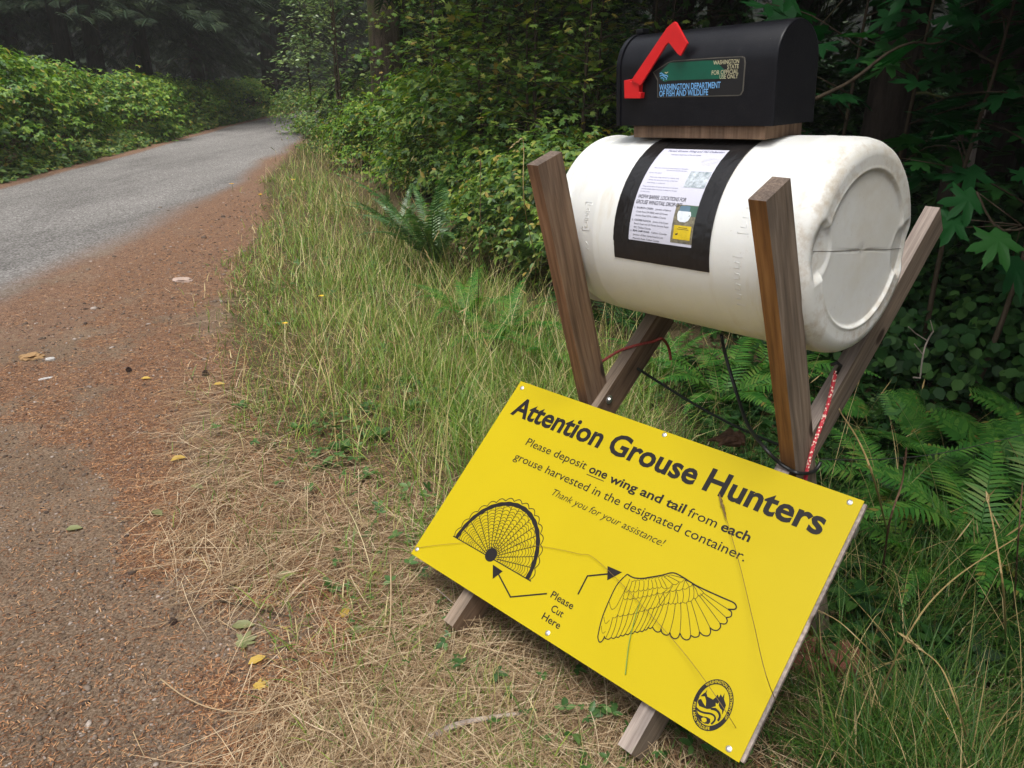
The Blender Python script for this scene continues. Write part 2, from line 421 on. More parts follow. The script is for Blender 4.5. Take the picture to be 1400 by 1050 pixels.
ys = np.concatenate([np.linspace(-8, .6, 20, endpoint=False), .6 * (1 + .0155) ** np.arange(0, 352)])
ys = ys[ys < 130]; ys = np.append(ys, [150])
xs = np.concatenate([-130 + 100 * np.linspace(0, 1, 14, endpoint=False), np.linspace(-30, -9, 40, endpoint=False), np.linspace(-9, 3.5, 230, endpoint=False), np.linspace(3.5, 20, 34, endpoint=False), np.linspace(20, 130, 14)])
GX, GY = np.meshgrid(xs, ys); GZ = gh(GX, GY)
nx, ny = len(xs), len(ys)
idx = np.arange(nx * ny).reshape(ny, nx)
Fq = np.stack([idx[:-1, :-1], idx[:-1, 1:], idx[1:, 1:], idx[1:, :-1]], -1).reshape(-1, 4)

def ground_mat(name):
    m, nt, b, o = newmat(name)
    co = objco(nt)
    def attr(n):
        a = N(nt, 'ShaderNodeAttribute'); a.attribute_name = n; return a.outputs['Fac']
    asph, mat_, veg = attr('asph'), attr('litter'), attr('veg')
    nf = noise_tex(nt, 120, 6, .85, co); nm = noise_tex(nt, 22, 5, .65, co); nb = noise_tex(nt, 2.1, 4, .6, co)
    vf = N(nt, 'ShaderNodeTexVoronoi'); vf.inputs['Scale'].default_value = 75; L(nt, co, vf.inputs['Vector'])
    # packed dirt
    dirt = ramp(nt, nf.outputs[0], [(.36, (.055, .040, .028)), (.46, (.165, .116, .078)), (.54, (.25, .180, .122)), (.64, (.40, .315, .235))]).outputs[0]
    dirt = mixc(nt, 1.0, dirt, ramp(nt, nb.outputs[0], [(.3, (.72, .70, .70)), (.7, (1.08, 1.07, 1.08))]).outputs[0], 'MULTIPLY')
    # needle mat
    lit = ramp(nt, nf.outputs[0], [(.37, (.036, .022, .015)), (.45, (.130, .074, .048)), (.53, (.245, .142, .090)), (.62, (.44, .30, .21))]).outputs[0]
    lit = mixc(nt, ramp(nt, nm.outputs[0], [(.45, (0, 0, 0)), (.62, (.5, .5, .5))]).outputs[0], lit, (.10, .072, .058))
    addn = N(nt, 'ShaderNodeMath', operation='ADD'); L(nt, mat_, addn.inputs[0])
    sub = N(nt, 'ShaderNodeMath', operation='MULTIPLY_ADD'); L(nt, nm.outputs[0], sub.inputs[0]); sub.inputs[1].default_value = 2.6; sub.inputs[2].default_value = -1.3
    L(nt, sub.outputs[0], addn.inputs[1])
    km = ramp(nt, addn.outputs[0], [(.30, (0, 0, 0)), (.70, (1, 1, 1))])
    c = mixc(nt, km.outputs[0], dirt, lit)
    # chip-sealed asphalt
    st = ramp(nt, vf.outputs['Color'], [(.1, (.11, .102, .094)), (.55, (.195, .185, .174)), (.9, (.34, .325, .31))]).outputs[0]
    n5 = noise_tex(nt, .9, 4, .6, objco(nt, (1, .25, 1)))
    st = mixc(nt, 1.0, st, ramp(nt, n5.outputs[0], [(.3, (.66, .66, .66)), (.5, (1.0, 1.0, 1.0)), (.7, (1.14, 1.14, 1.14))]).outputs[0], 'MULTIPLY')
    st = mixc(nt, ramp(nt, nf.outputs[0], [(.60, (0, 0, 0)), (.72, (.45, .45, .45))]).outputs[0], st, (.24, .145, .09))
    ad2 = N(nt, 'ShaderNodeMath', operation='ADD'); L(nt, asph, ad2.inputs[0])
    s2 = N(nt, 'ShaderNodeMath', operation='MULTIPLY_ADD'); L(nt, nf.outputs[0], s2.inputs[0]); s2.inputs[1].default_value = 1.3; s2.inputs[2].default_value = -.65
    L(nt, s2.outputs[0], ad2.inputs[1])
    ka = ramp(nt, ad2.outputs[0], [(.25, (0, 0, 0)), (.75, (1, 1, 1))])
    c = mixc(nt, ka.outputs[0], c, st)
    # soil and thatch under the plants
    soil = ramp(nt, nf.outputs[0], [(.36, (.022, .016, .009)), (.5, (.085, .064, .034)), (.66, (.22, .17, .095))]).outputs[0]
    ad3 = N(nt, 'ShaderNodeMath', operation='ADD'); L(nt, veg, ad3.inputs[0])
    s3 = N(nt, 'ShaderNodeMath', operation='MULTIPLY_ADD'); L(nt, nm.outputs[0], s3.inputs[0]); s3.inputs[1].default_value = 1.4; s3.inputs[2].default_value = -.7
    L(nt, s3.outputs[0], ad3.inputs[1])
    c = mixc(nt, ramp(nt, ad3.outputs[0], [(.3, (0, 0, 0)), (.7, (1, 1, 1))]).outputs[0], c, soil)
    L(nt, c, b.inputs['Base Color']); b.inputs['Roughness'].default_value = .95; b.inputs['Specular IOR Level'].default_value = .06
    hmix = N(nt, 'ShaderNodeMath', operation='ADD'); L(nt, nf.outputs[0], hmix.inputs[0]); L(nt, nm.outputs[0], hmix.inputs[1])
    bump(nt, hmix.outputs[0], .8, .012, b)
    return m
M_ground = ground_mat('ground_surface')
def set_attr(me, X, Y, asph):
    X = X.ravel(); Y = Y.ravel()
    dl = sstep(.05, -.15, X - xl(Y)); vg = np.maximum(sstep(.0, .5, X - xg(Y)) * (1 - .6 * sstep(3.2, 2.5, Y) * sstep(.75, .35, X)), sstep(-.1, -.6, X - xl(Y)))
    lit = mat_mask(X, Y)
    lit = np.maximum(lit, sstep(-1.0, .4, X - xr(Y) - .2) * sstep(.6, .2, X - xr(Y) - .3) * .8 * sstep(3, 5, Y))
    lit = np.maximum(lit, sstep(.35, .0, np.abs(X - xl(Y) - .1)))
    for n, v in (('asph', asph), ('litter', lit), ('veg', vg)):
        a = me.attributes.new(n, 'FLOAT', 'POINT'); a.data.foreach_set('value', np.asarray(v, np.float32).ravel())
me = mesh_np('ground', np.stack([GX, GY, GZ], -1), [Fq], M_ground, smooth=True)
set_attr(me, GX, GY, np.zeros(nx * ny))
ground = link('ground', me); tag(ground, kind='structure')
# asphalt sheet, 4 mm proud, thinning out under needles at both edges
yy = np.concatenate([np.linspace(-8, 1, 16, endpoint=False), 1 * (1.03) ** np.arange(0, 143)]); yy = yy[yy < 68]
tt = np.linspace(0, 1, 50)
RX = xl(yy)[:, None] * (1 - tt) + (xr(yy)[:, None] + .35) * tt; RY = np.repeat(yy[:, None], 50, 1)
wob = .22 * (fbm(RX * .8, RY * .35, 31) - .5) * 2
edge = np.minimum(sstep(.0, .35, (RX - xl(RY)) + wob * .5), sstep(.28, -.75, (RX - xr(RY)) + wob * 1.6))
edge[:, 0] = 0; edge[:, -1] = 0
idr = np.arange(len(yy) * 50).reshape(len(yy), 50)
Fr = np.stack([idr[:-1, :-1], idr[:-1, 1:], idr[1:, 1:], idr[1:, :-1]], -1).reshape(-1, 4)
me = mesh_np('road', np.stack([RX, RY, gh(RX, RY) + .0012 + .005 * np.minimum(1, 6 * np.minimum(tt, 1 - tt))[None, :]], -1), [Fr], M_ground, smooth=True)
set_attr(me, RX, RY, edge)
road = link('road', me); tag(road, kind='structure')

# ---------------------------------------------------------------- the barrel stand
TH = R(-46.72)
AX = Vector((math.cos(TH), math.sin(TH), 0)); NN = Vector((-math.sin(TH), math.cos(TH), 0)); ZZ = Vector((0, 0, 1))
W24, T24 = .089, .038
def board(name, o, al, l_up, l_dn, parent, mats, sink=0):
    """2x4: o = front left edge point; runs along a line leaning al from the vertical towards NN"""
    d = NN * math.sin(al) + ZZ * math.cos(al); q = NN * math.cos(al) - ZZ * math.sin(al)
    M = Matrix((( AX.x, q.x, d.x, o.x), (AX.y, q.y, d.y, o.y), (AX.z, q.z, d.z, o.z), (0, 0, 0, 1)))
    bm = bmesh.new()
    n = 22; V = []
    for i in range(n + 1):
        z = -l_dn + (l_up + l_dn) * i / n
        wx = .0016 * math.sin(z * 5 + o.x * 9); wy = .0015 * math.sin(z * 4 + 2)
        V.append([bm.verts.new((x + wx, y + wy, z)) for x, y in ((0, 0), (T24, 0), (T24, W24), (0, W24))])
    for i in range(n):
        for j in range(4):
            f = bm.faces.new((V[i][j], V[i][(j + 1) % 4], V[i + 1][(j + 1) % 4], V[i + 1][j])); f.material_index = (0, 1, 0, 1)[j]
    f = bm.faces.new(V[0][::-1]); f.material_index = 2
    f = bm.faces.new(V[n]); f.material_index = 2
    es = [e for e in bm.edges if e.calc_face_angle(0) > .5]
    bmesh.ops.bevel(bm, geom=es, offset=.004, segments=2, affect='EDGES', profile=.5)
    me = bpy.data.meshes.new(name); bm.to_mesh(me); bm.free()
    for m in mats: me.materials.append(m)
    return link(name, me, parent, M)
CW = Vector((0, 0, CAMZ))
LB = Vector((-.3098, 2.0338, -1.3386)) * .968 + CW                   # corner of the plane the long boards' front edges lie in
AL = R(49.707)
U_ = NN * math.sin(AL) + ZZ * math.cos(AL); Q_ = NN * math.cos(AL) - ZZ * math.sin(AL)
stand = empty('barrel_stand', (0, 0, 0), 'weathered timber stand of crossed boards cradling the white barrel', 'stand')
oL = Vector((.0351, 1.976, -.2016)) + CW; oR = Vector((.447, 1.4931, -.2163)) + CW
LBo = LB + AX * .246 + Q_ * .018; RBo = LB + AX * .848 + Q_ * .018
board('short_board', oL, R(-18.1), 0, 1.42, stand, [M_w_red, M_w_brown, M_w_end])
board('short_board', oR, R(-23.6), 0, 1.66, stand, [M_w_orange, M_w_grey, M_w_end])
def top_len(o, y_px):           # length so that the board ends at an image row measured in the photo
    best = (1e9, 0)
    for k in np.linspace(-.5, 1.9, 1201):
        P = o + AX * T24 + U_ * k - CAM; zc = P.y * cp - P.z * sp_; v = 525 + 1060 * (-P.y * sp_ - P.z * cp) / zc
        if abs(v - y_px) < best[0]: best = (abs(v - y_px), k)
    return best[1]
board('long_board', LBo, AL, 1.02, -.012 - top_len(LBo, 862), stand, [M_w_grey, M_w_brown, M_w_pale])
lb2 = board('long_board', RBo, AL, top_len(RBo, 283), -.005 - top_len(RBo, 1034), stand, [M_w_pale, M_w_grey, M_w_end])
mb = MB()                                                        # carriage bolts where the boards cross
for (u, v) in ((832, 546), (1110, 638)):
    o = LBo if u < 900 else RBo
    p = onplane(u, v, o + AX * T24, AX)
    mb = MB(); mb.tube([p - AX * .004, p + AX * .004, p + AX * .0041, p + AX * .009], [.013, .013, .0085, .006], 12); mb.build('bolt', M_metal, stand)

# ---------------------------------------------------------------- barrel
TB, EB = R(-50.2), R(2.52)
BA = Vector((math.cos(TB) * math.cos(EB), math.sin(TB) * math.cos(EB), math.sin(EB)))
BN = Vector((-math.sin(TB), math.cos(TB), 0)); BU = BA.cross(BN)
BC = Vector((.5522, 2.0214, -.3798)) + CW; BR = .2456
BM = Matrix(((BA.x, BN.x, BU.x, BC.x), (BA.y, BN.y, BU.y, BC.y), (BA.z, BN.z, BU.z, BC.z), (0, 0, 0, 1)))
barrel = empty('barrel', (0, 0, 0), 'white plastic barrel lying on its side on the timber stand', 'barrel')
barrel.matrix_world = BM
def cyl(s, ph, r):      # phi: 0 = camera side, 90 = top
    return Vector((s, -r * math.cos(ph), r * math.sin(ph)))
prof = [(-.388, 0), (-.388, .12), (-.388, .205), (-.396, .210), (-.398, .226), (-.397, .236), (-.392, .2410), (-.384, .2420), (-.378, .2400), (-.376, .2320), (-.371, .2265), (-.360, .2260), (-.352, .2290), (-.340, .2350), (-.318, .2420), (-.29, .2448), (-.245, .2452), (-.241, .2462), (-.230, .2462), (-.226, .2452),
        (-.1, .2456), (.05, .2456), (.18, .2456), (.255, .2454), (.259, .2462), (.268, .2462), (.272, .2452), (.315, .2450), (.338, .2436), (.354, .2395), (.366, .232), (.3735, .222), (.377, .210)]
for r in (.205, .20, .195, .19, .187, .184, .181, .1785, .176, .1735, .171, .168, .165, .16, .155, .15, .145, .14, .13, .12, .11, .1, .085, .07, .05, .03, .012, 0): prof.append((None, r))
NPH = 144
def endface(r, ph):
    y0, z0 = -r * math.cos(ph), r * math.sin(ph); y, z = y0 * .9932 - z0 * .1163, z0 * .9932 + y0 * .1163
    s = .377
    k = max(0, min(1, (.181 - r) / .010)); k = k * k * (3 - 2 * k)
    ins = -.0055 * k                                              # shallow recessed disc
    rim = .0034 * math.exp(-((r - .1775) / .0035) ** 2) * (1 if z < .06 else .45)
    # hand grips: two half round dents at the horizontal diameter
    d = min(math.hypot(abs(y) - .205, z), 9)
    t = 1 - max(0, min(1, (d - .058) / .008)); t = t * t * (3 - 2 * t)
    dent = -.006 - .011 * max(0, min(1, (r - .135) / .1))
    lip = .0018 * math.exp(-((d - .064) / .004) ** 2) * (1 if r < .19 else 0)
    v = (ins + rim) * (1 - t) + dent * t + lip
    v += -.0022 * math.exp(-(z / .0016) ** 2) if abs(y) < .2 else 0   # mould line across the middle
    return s + v
V = []; F = []
ringphi = [2 * math.pi * j / NPH for j in range(NPH)]
for i, (s, r) in enumerate(prof):
    for ph in ringphi:
        ss = endface(r, ph) if s is None else s
        rr = r
        if s is not None and s > .30 and r > .2:                  # grips also bite the corner
            z = r * math.sin(ph) * .9932 - r * math.cos(ph) * .1163; t = math.exp(-(z / .045) ** 4) * max(0, min(1, (s - .345) / .03))
            ss -= .008 * t
        V.append(cyl(ss, ph, max(rr, 1e-4)))
for i in range(len(prof) - 1):
    for j in range(NPH):
        F.append((i * NPH + j, (i + 1) * NPH + j, (i + 1) * NPH + (j + 1) % NPH, i * NPH + (j + 1) % NPH))
mb = MB(); mb.add(V, F); shell = mb.build('shell', M_barrel, barrel, smooth=True)
# moulded-in marks on the skin and the end, raised less than a millimetre
mb = MB()
def skin_line(pts, r=.0009, dr=-.0002): mb.tube([cyl(s, R(p), BR + dr) for s, p in pts], r, 5)
def skin_box(s0, s1, p0, p1): skin_line([(s0, p0), (s1, p0), (s1, p1), (s0, p1), (s0, p0)])
def done():
    global mb
    mb.build('moulded_mark', M_barrel, barrel, smooth=True); mb = MB()
for p0 in (16, 12, 8):
    skin_line([(-.268, p0 - 3), (-.258, p0 - 3), (-.258, p0), (-.268, p0), (-.268, p0 + 2.5), (-.256, p0 + 2.5)], .0008)
skin_box(-.276, -.250, 3, 20)
done(); skin_line([(-.262, -4), (-.254, -6), (-.262, -8), (-.254, -9)], .0008)
done(); skin_box(.200, .226, -28, 0)
for k in range(4): skin_line([(.204, -24 + 6 * k), (.218, -24 + 6 * k), (.218, -21 + 6 * k), (.206, -21 + 6 * k)], .0008)
done(); skin_box(.205, .232, 12, 40)
for k in range(5): skin_line([(.210, 15 + 5 * k), (.224, 15 + 5 * k), (.222, 18 + 5 * k)], .0008)
done(); skin_line([(.17, -50), (.19, -51), (.2, -53)], .0008)
done()
def end_line(pts, r=.0010): mb.tube([Vector((.3706, y, z)) for y, z in pts], r, 5)
end_line([(.085, .07), (.095, .085), (.088, .1), (.075, .098), (.070, .085)]); end_line([(.105, .065), (.100, .092), (.108, .105)])
done()
for k in range(4): end_line([(-.11 + .018 * k, -.12 + .014 * k), (-.10 + .018 * k, -.105 + .014 * k), (-.095 + .018 * k, -.118 + .014 * k), (-.086 + .018 * k, -.10 + .014 * k)], .0011)
mb.build('moulded_mark', M_barrel, barrel, smooth=True)
mb = MB(); sm_ = []
for y in np.linspace(-.222, .222, 60):
    z = -.1171 * y; sm_.append(Vector((endface(math.hypot(y, z), math.atan2(z, -y)) + .0022, y, z)))
mb.tube(sm_, .0006, 5); mb.build('mould_seam', M_grime, barrel)

def patch(name, s0, s1, p0, p1, r, mat, parent, th=.0012, ns=12, nphi=48, wob=0):
    mb = MB(); V = []
    for lay in (0, 1):
        for i in range(nphi + 1):
            for j in range(ns + 1):
                ph = p0 + (p1 - p0) * i / nphi; s = s0 + (s1 - s0) * j / ns
                ew = wob * (vnoise(np.array([i * .35]), np.array([j * .8]), 4)[0] - .5) if lay else 0
                V.append(cyl(s, R(ph), r + (th + ew if lay else 0)))
    n = ns + 1; off = (nphi + 1) * n; F = []
    for i in range(nphi):
        for j in range(ns):
            a = i * n + j; q = (a, a + 1, a + n + 1, a + n)
            F.append(tuple(reversed(q))); F.append(tuple(k + off for k in q))
    for i in range(nphi):
        for j in (0, ns):
            a = i * n + j; F.append((a, a + n, a + n + off, a + off) if j == 0 else (a + n, a, a + off, a + n + off))
    for j in range(ns):
        for i in (0, nphi):
            a = i * n + j; F.append((a + 1, a, a + off, a + 1 + off) if i == 0 else (a, a + 1, a + 1 + off, a + off))
    mb.add(V, F); return mb.build(name, mat, parent, smooth=False)
notice = empty('notice', (0, 0, 0), 'white paper notice taped to the barrel inside a black tape frame', 'notice')
notice.matrix_world = BM
patch('tape', -.158, .138, 61.0, 73.8, BR + .0006, M_black_tape, notice, .0014, 40, 12, .0012)
patch('tape', -.158, .138, -10.8, 1.2, BR + .0006, M_black_tape, notice, .0014, 40, 12, .0008)
patch('tape', -.159, -.108, -.5, 68, BR + .0022, M_black_tape, notice, .0014, 8, 90, .0010)
patch('tape', .088, .139, -.5, 68, BR + .0022, M_black_tape, notice, .0014, 8, 90, .0010)
patch('paper', -.112, .093, -1, 63, BR + .0010, M_paper, notice, .0006, 12, 48)

# ---- lettering: built-in face turned to mesh, then laid on a surface
def glyphs(txt, bold=0, shear=0):
    cu = bpy.data.curves.new('txt', 'FONT'); cu.body = txt; cu.size = 1; cu.offset = bold; cu.shear = shear; cu.resolution_u = 3
    o = bpy.data.objects.new('txt', cu); COL.objects.link(o)
    dg = bpy.context.evaluated_depsgraph_get(); me = bpy.data.meshes.new_from_object(o.evaluated_get(dg))
    V = [(v.co.x, v.co.y) for v in me.vertices]; F = [tuple(p.vertices) for p in me.polygons]
    bpy.data.objects.remove(o); bpy.data.curves.remove(cu); bpy.data.meshes.remove(me)
    return V, F
CAPH = None
def cap_height():
    global CAPH
    if CAPH is None:
        V, F = glyphs('H'); CAPH = max(v[1] for v in V)
    return CAPH
def text_on(mb, txt, x0, x1, base, cap, fn, bold=0, shear=0, m=0, align='fit'):
    """letters from x0 to x1 (units of the surface), baseline at base, capital height cap; fn(x, y) -> point"""
    V, F = glyphs(txt, bold, shear)
    a = min(v[0] for v in V); b = max(v[0] for v in V)
    kx = (x1 - x0) / (b - a); ky = cap / cap_height()
    mb.add([fn(x0 + (vx - a) * kx, base + vy * ky) for vx, vy in V], F, m)
# notice print: x along the barrel (m), y up the page measured as arc length
def nfn(x, y): return cyl(x, y / BR, BR + .0021)
ph = lambda deg: R(deg) * BR
mb = MB(); ml = MB()
text_on(ml, 'Forest Grouse Wing and Tail Collection', -.088, .078, ph(58.2), .0065, nfn, .012, .2)
text_on(ml, 'Washington Department of Fish and Wildlife', -.07, .02, ph(55.2), .0040, nfn)
yl = 44.5
for t, x0, x1, d in (('Help us learn about forest grouse populations in Washington', -.092, .012, 44.6), ('from hunter harvested birds this season', -.05, .012, 43.2),
                  ('HOW TO HELP', -.100, -.06, 41.0), ('Place one wing and tail in a paper bag', -.090, .0, 38.2), ('Write the date and county of harvest', -.090, .0, 36.4), ('and drop in a barrel', -.090, -.035, 34.6),
                  ('Wings and tails tell us the species, age and sex of each bird,', -.1, .010, 32.2), ('and help biologists follow how grouse are doing over the years', -.1, .010, 30.6), ('in this area.', -.1, -.07, 29.0)):
    text_on(ml, t, x0, x1, ph(d), .0027, nfn, .004)
text_on(mb, 'WDFW BARREL LOCATIONS FOR', -.101, .046, ph(25.2), .0092, nfn, .010, .15)
text_on(mb, 'GROUSE WING/TAIL DROP-OFF:', -.103, .041, ph(22.0), .0092, nfn, .010, .15)
for b_, t_, d in (('1.  SALMON CREEK: ', 'Junction of Salmon', 19.2), ('', 'Creek Road (W-2000) with US Forest', 17.0), ('', 'Service Road 2516, Clallam County', 14.9),
                  ('2.  COOPER RANCH: ', 'Junction of the Cooper', 12.2), ('', 'Ranch Road and US Forest Service Road', 10.2), ('', '902, Clallam County', 8.1),
                  ('3.  BEAR CAMP ROAD: ', 'Clallam County', 5.6 + .6), ('', 'Junction of Bear Camp Road & Lost', 4.0), ('', 'Mountain Road, Clallam County', 1.9)):
    if b_:
        text_on(mb, b_.strip(), -.1035, -.042, ph(d), .0042, nfn, .012); text_on(mb, t_, -.036, .012, ph(d), .0042, nfn)
    else: text_on(mb, t_, -.094, -.094 + .0029 * len(t_), ph(d), .0042, nfn)
mb.build('lettering', M_ink, notice); ml.build('lettering', M_inklight, notice)
def npatch(mbx, x0, x1, d0, d1, dr, m):
    n = 8; V = [cyl(x, R(d0 + (d1 - d0) * i / n), BR + .0020 + dr) for i in range(n + 1) for x in (x0, x1)]
    mbx.add(V, [(2 * i, 2 * i + 1, 2 * i + 3, 2 * i + 2) for i in range(n)], m)
def npoly(mbx, pts, dr, m): mbx.add([cyl(x, R(d), BR + .0020 + dr) for x, d in pts], [tuple(range(len(pts)))], m)
def picmat(name, stops, sc):
    m, nt, b, o = newmat(name); n = noise_tex(nt, sc, 5, .7, objco(nt)); L(nt, ramp(nt, n.outputs[0], stops).outputs[0], b.inputs['Base Color']); b.inputs['Roughness'].default_value = .35; return m
P1 = picmat('printed_wings_photo', [(.3, (.15, .2, .22)), (.5, (.38, .42, .45)), (.7, (.6, .66, .72))], 90)
P2 = picmat('printed_grass_photo', [(.3, (.07, .065, .05)), (.55, (.19, .17, .11)), (.75, (.3, .28, .2))], 110)
PB = plain('printed_blue_grey', (.10, .17, .23), .4); PW = plain('printed_white', (.62, .66, .70), .4); PY = plain('printed_yellow', (.62, .45, .015), .4); PG = plain('printed_grey', (.5, .5, .52), .4); PD = plain('printed_green', (.05, .11, .08), .4)
mp = MB()
npatch(mp, .024, .084, 33.4, 43.6, .0001, 0)
npatch(mp, .024, .090, 2.8, 23.5, .0001, 1)
npatch(mp, .050, .089, 17.5, 23.3, .0003, 6)
npoly(mp, [(.036, 20), (.066, 20), (.066, 22.3), (.062, 23), (.040, 23), (.036, 22.3)], .0005, 2)
npoly(mp, [(.034, 20), (.070, 20), (.073, 18), (.068, 15.2), (.060, 14.2), (.044, 14.2), (.037, 15.2), (.033, 18)], .0005, 3)
npatch(mp, .031, .081, 4.8, 12.3, .0005, 4)
ink2 = MB(); npoly(mp, [(.037, 7.6), (.045, 8.3), (.044, 7.2), (.038, 7.0)], .0007, 7)
for x0, x1, d in ((.044, .070, 11), (.040, .074, 10.2)): npatch(mp, x0, x1, d, d + .25, .0007, 7)
# pale line drawing at the top right of the page
for i in range(5):
    c0, c1 = .055 + .004 * i, 50.5 + .4 * i
    pts = [(c0 + .016 * math.cos(a), c1 + 2.6 * math.sin(a) * (1 - .12 * i)) for a in np.linspace(0, 2 * math.pi, 22)]
    for a, b_ in zip(pts[:-1], pts[1:]):
        npoly(mp, [a, b_, (b_[0] * .97 + c0 * .03, b_[1] * .97 + c1 * .03), (a[0] * .97 + c0 * .03, a[1] * .97 + c1 * .03)], .0002 + .00005 * i, 5)
npoly(mp, [(.034, 51.5), (.038, 53), (.041, 51), (.037, 50)], .0003, 5)
mp.build('printed_picture', [P1, P2, PB, PW, PY, PG, PD, M_ink], notice)

# ---------------------------------------------------------------- mailbox on a board on the barrel
MT, ME, MR = R(-50.605), R(2.318), R(1.56)
MA = Vector((math.cos(MT) * math.cos(ME), math.sin(MT) * math.cos(ME), math.sin(ME)))
n0 = Vector((-math.sin(MT), math.cos(MT), 0)); u0 = MA.cross(n0)
MN = n0 * math.cos(MR) + u0 * math.sin(MR); MU = MA.cross(MN)
MO = BC + BA * -.0419 + BN * -.0309 + BU * .2731
MW, MH, ML = .169, .2204, .4692
MM = Matrix(((MA.x, MN.x, MU.x, MO.x), (MA.y, MN.y, MU.y, MO.y), (MA.z, MN.z, MU.z, MO.z), (0, 0, 0, 1)))
mailbox = empty('mailbox', (0, 0, 0), 'black round-topped mailbox with red flag on top of the white barrel', 'mailbox')
mailbox.matrix_world = MM
def arch(wd, h, n=28, x=0, z0=0):
    r = wd / 2
    pts = [(x, -r, z0)] + [(x, -r, z0 + (h - r) * k) for k in (.5,)] + [(x, -r * math.cos(t), z0 + h - r + r * math.sin(t)) for t in np.linspace(0, math.pi, n)] + [(x, r, z0 + (h - r) * .5), (x, r, z0)]
    return pts
def loft(secs, mat, name, parent, bev=0, smooth=True):
    mb = MB(); k = len(secs[0]); V = [p for s in secs for p in s]; F = []
    for i in range(len(secs) - 1):
        for j in range(k):
            F.append((i * k + j, i * k + (j + 1) % k, (i + 1) * k + (j + 1) % k, (i + 1) * k + j))
    F.append(tuple(range(k))[::1]); F.append(tuple(range((len(secs) - 1) * k, len(secs) * k))[::-1])
    F = [tuple(reversed(f)) for f in F]
    mb.add(V, F); o = mb.build(name, mat, parent, smooth=False)
    if smooth:
        o.data.polygons.foreach_set('use_smooth', np.array([len(p.vertices) == 4 for p in o.data.polygons]))
        o.data.set_sharp_from_angle(angle=R(35))
    return o
hL = ML / 2
loft([arch(MW, MH, x=-hL + .016), arch(MW, MH, x=hL - .006), arch(MW - .004, MH - .002, x=hL - .0015), arch(MW - .012, MH - .006, x=hL)], M_mailbox, 'body', mailbox)
loft([arch(MW - .006, MH - .003, x=-hL - .004), arch(MW + .003, MH + .0025, x=-hL - .002), arch(MW + .004, MH + .003, x=-hL + .011), arch(MW - .004, MH - .003, x=-hL + .0125), arch(MW - .004, MH - .003, x=-hL + .0165)], M_mailbox, 'door', mailbox)
mb = MB(); mb.box((-hL - .002, -.014, MH + .002), (.024, 0, 0), (0, .028, 0), (0, 0, .012)); mb.build('latch', M_mailbox, mailbox, bevel=.003)
# panel face: x along the box, z up, on the camera side
SO = MO + MN * (-MW / 2)
def side(u, v, off=0):
    p = onplane(u, v, SO + MN * -off, MN); q = MM.inverted() @ p; return q.x, q.z
c1 = lambda x, y: (820 + x / 4.375, 10 + y / 4.375)
def prism(mb, pts, y0, y1, m=0):
    n = len(pts); V = [(x, y0, z) for x, z in pts] + [(x, y1, z) for x, z in pts]
    mb.add(V, [tuple(range(n)), tuple(reversed(range(n, 2 * n)))] + [(i, i + n, (i + 1) % n + n, (i + 1) % n) for i in range(n)], m)
def ccw(p): 
    a = sum(p[i][0] * p[(i + 1) % len(p)][1] - p[(i + 1) % len(p)][0] * p[i][1] for i in range(len(p)))
    return p if a > 0 else p[::-1]
yS = -MW / 2
flag = MB()
prism(flag, ccw([side(*c1(x, y), .016) for x, y in ((188, 440), (405, 120), (447, 85), (460, 90), (528, 215), (485, 292), (468, 280), (415, 212), (400, 222), (245, 468))]), yS - .018, yS - .012)
fo = flag.build('flag', M_red, mailbox, bevel=.0015)
fb = MB()
prism(fb, ccw([side(*c1(x, y), .012) for x, y in ((147, 437), (186, 430), (186, 442), (238, 447), (236, 508), (250, 510), (246, 545), (150, 545))]), yS - .014, yS + .002)
fb.build('flag_base', M_red, fo, bevel=.0015)
lab = MB()
def lpoly(pts, off, m): 
    P = ccw([side(*c1(x, y)) for x, y in pts]); n = len(P)
    prism(lab, P, yS - off, yS + .0005, m)
lpoly([(318, 388), (405, 330), (440, 318), (690, 300), (850, 292), (868, 298), (874, 330), (860, 500), (845, 525), (825, 530), (345, 540), (345, 440)], .0006, 1)
lpoly([(326, 388), (410, 334), (440, 323), (690, 306), (848, 298), (862, 304), (866, 335), (853, 498), (838, 522), (350, 537), (350, 430)], .0010, 0)
lpoly([(358, 392), (420, 332), (640, 318), (690, 318), (705, 330), (752, 380), (752, 426), (415, 438), (390, 446), (364, 430)], .0014, 2)
lab.build('decal', [M_decal_black, M_decal_edge, M_green], mailbox)
def sfn(off): return lambda x, z: Vector((x, yS - off, z))
t1 = MB(); t2 = MB()
for t, xa, xb, y, h in (('WASHINGTON', 682, 836, 337, 24), ('STATE', 765, 834, 364, 24), ('FOR OFFICIAL', 672, 832, 398, 25), ('USE ONLY', 719, 830, 424, 24)):
    (a, z), (b_, z2) = side(*c1(xa, y + 6)), side(*c1(xb, y - 3)); _, zt = side(*c1(xa, y + 6 - h))
    text_on(t1, t, a, b_, (z + z2) / 2, zt - z, sfn(.0019), .012)
for t, xa, xb, y, h in (('WASHINGTON DEPARTMENT', 358, 724, 490, 34), ('OF FISH AND WILDLIFE', 358, 650, 530, 34)):
    (a, z), (b_, z2) = side(*c1(xa, y + 4)), side(*c1(xb, y - 6)); _, zt = side(*c1(xa, y + 4 - h))
    text_on(t2, t, a, b_, (z + z2) / 2, zt - z, sfn(.0016), .014)
t1.build('lettering', M_cream, mailbox); t2.build('lettering', M_blue, mailbox)
em = MB()
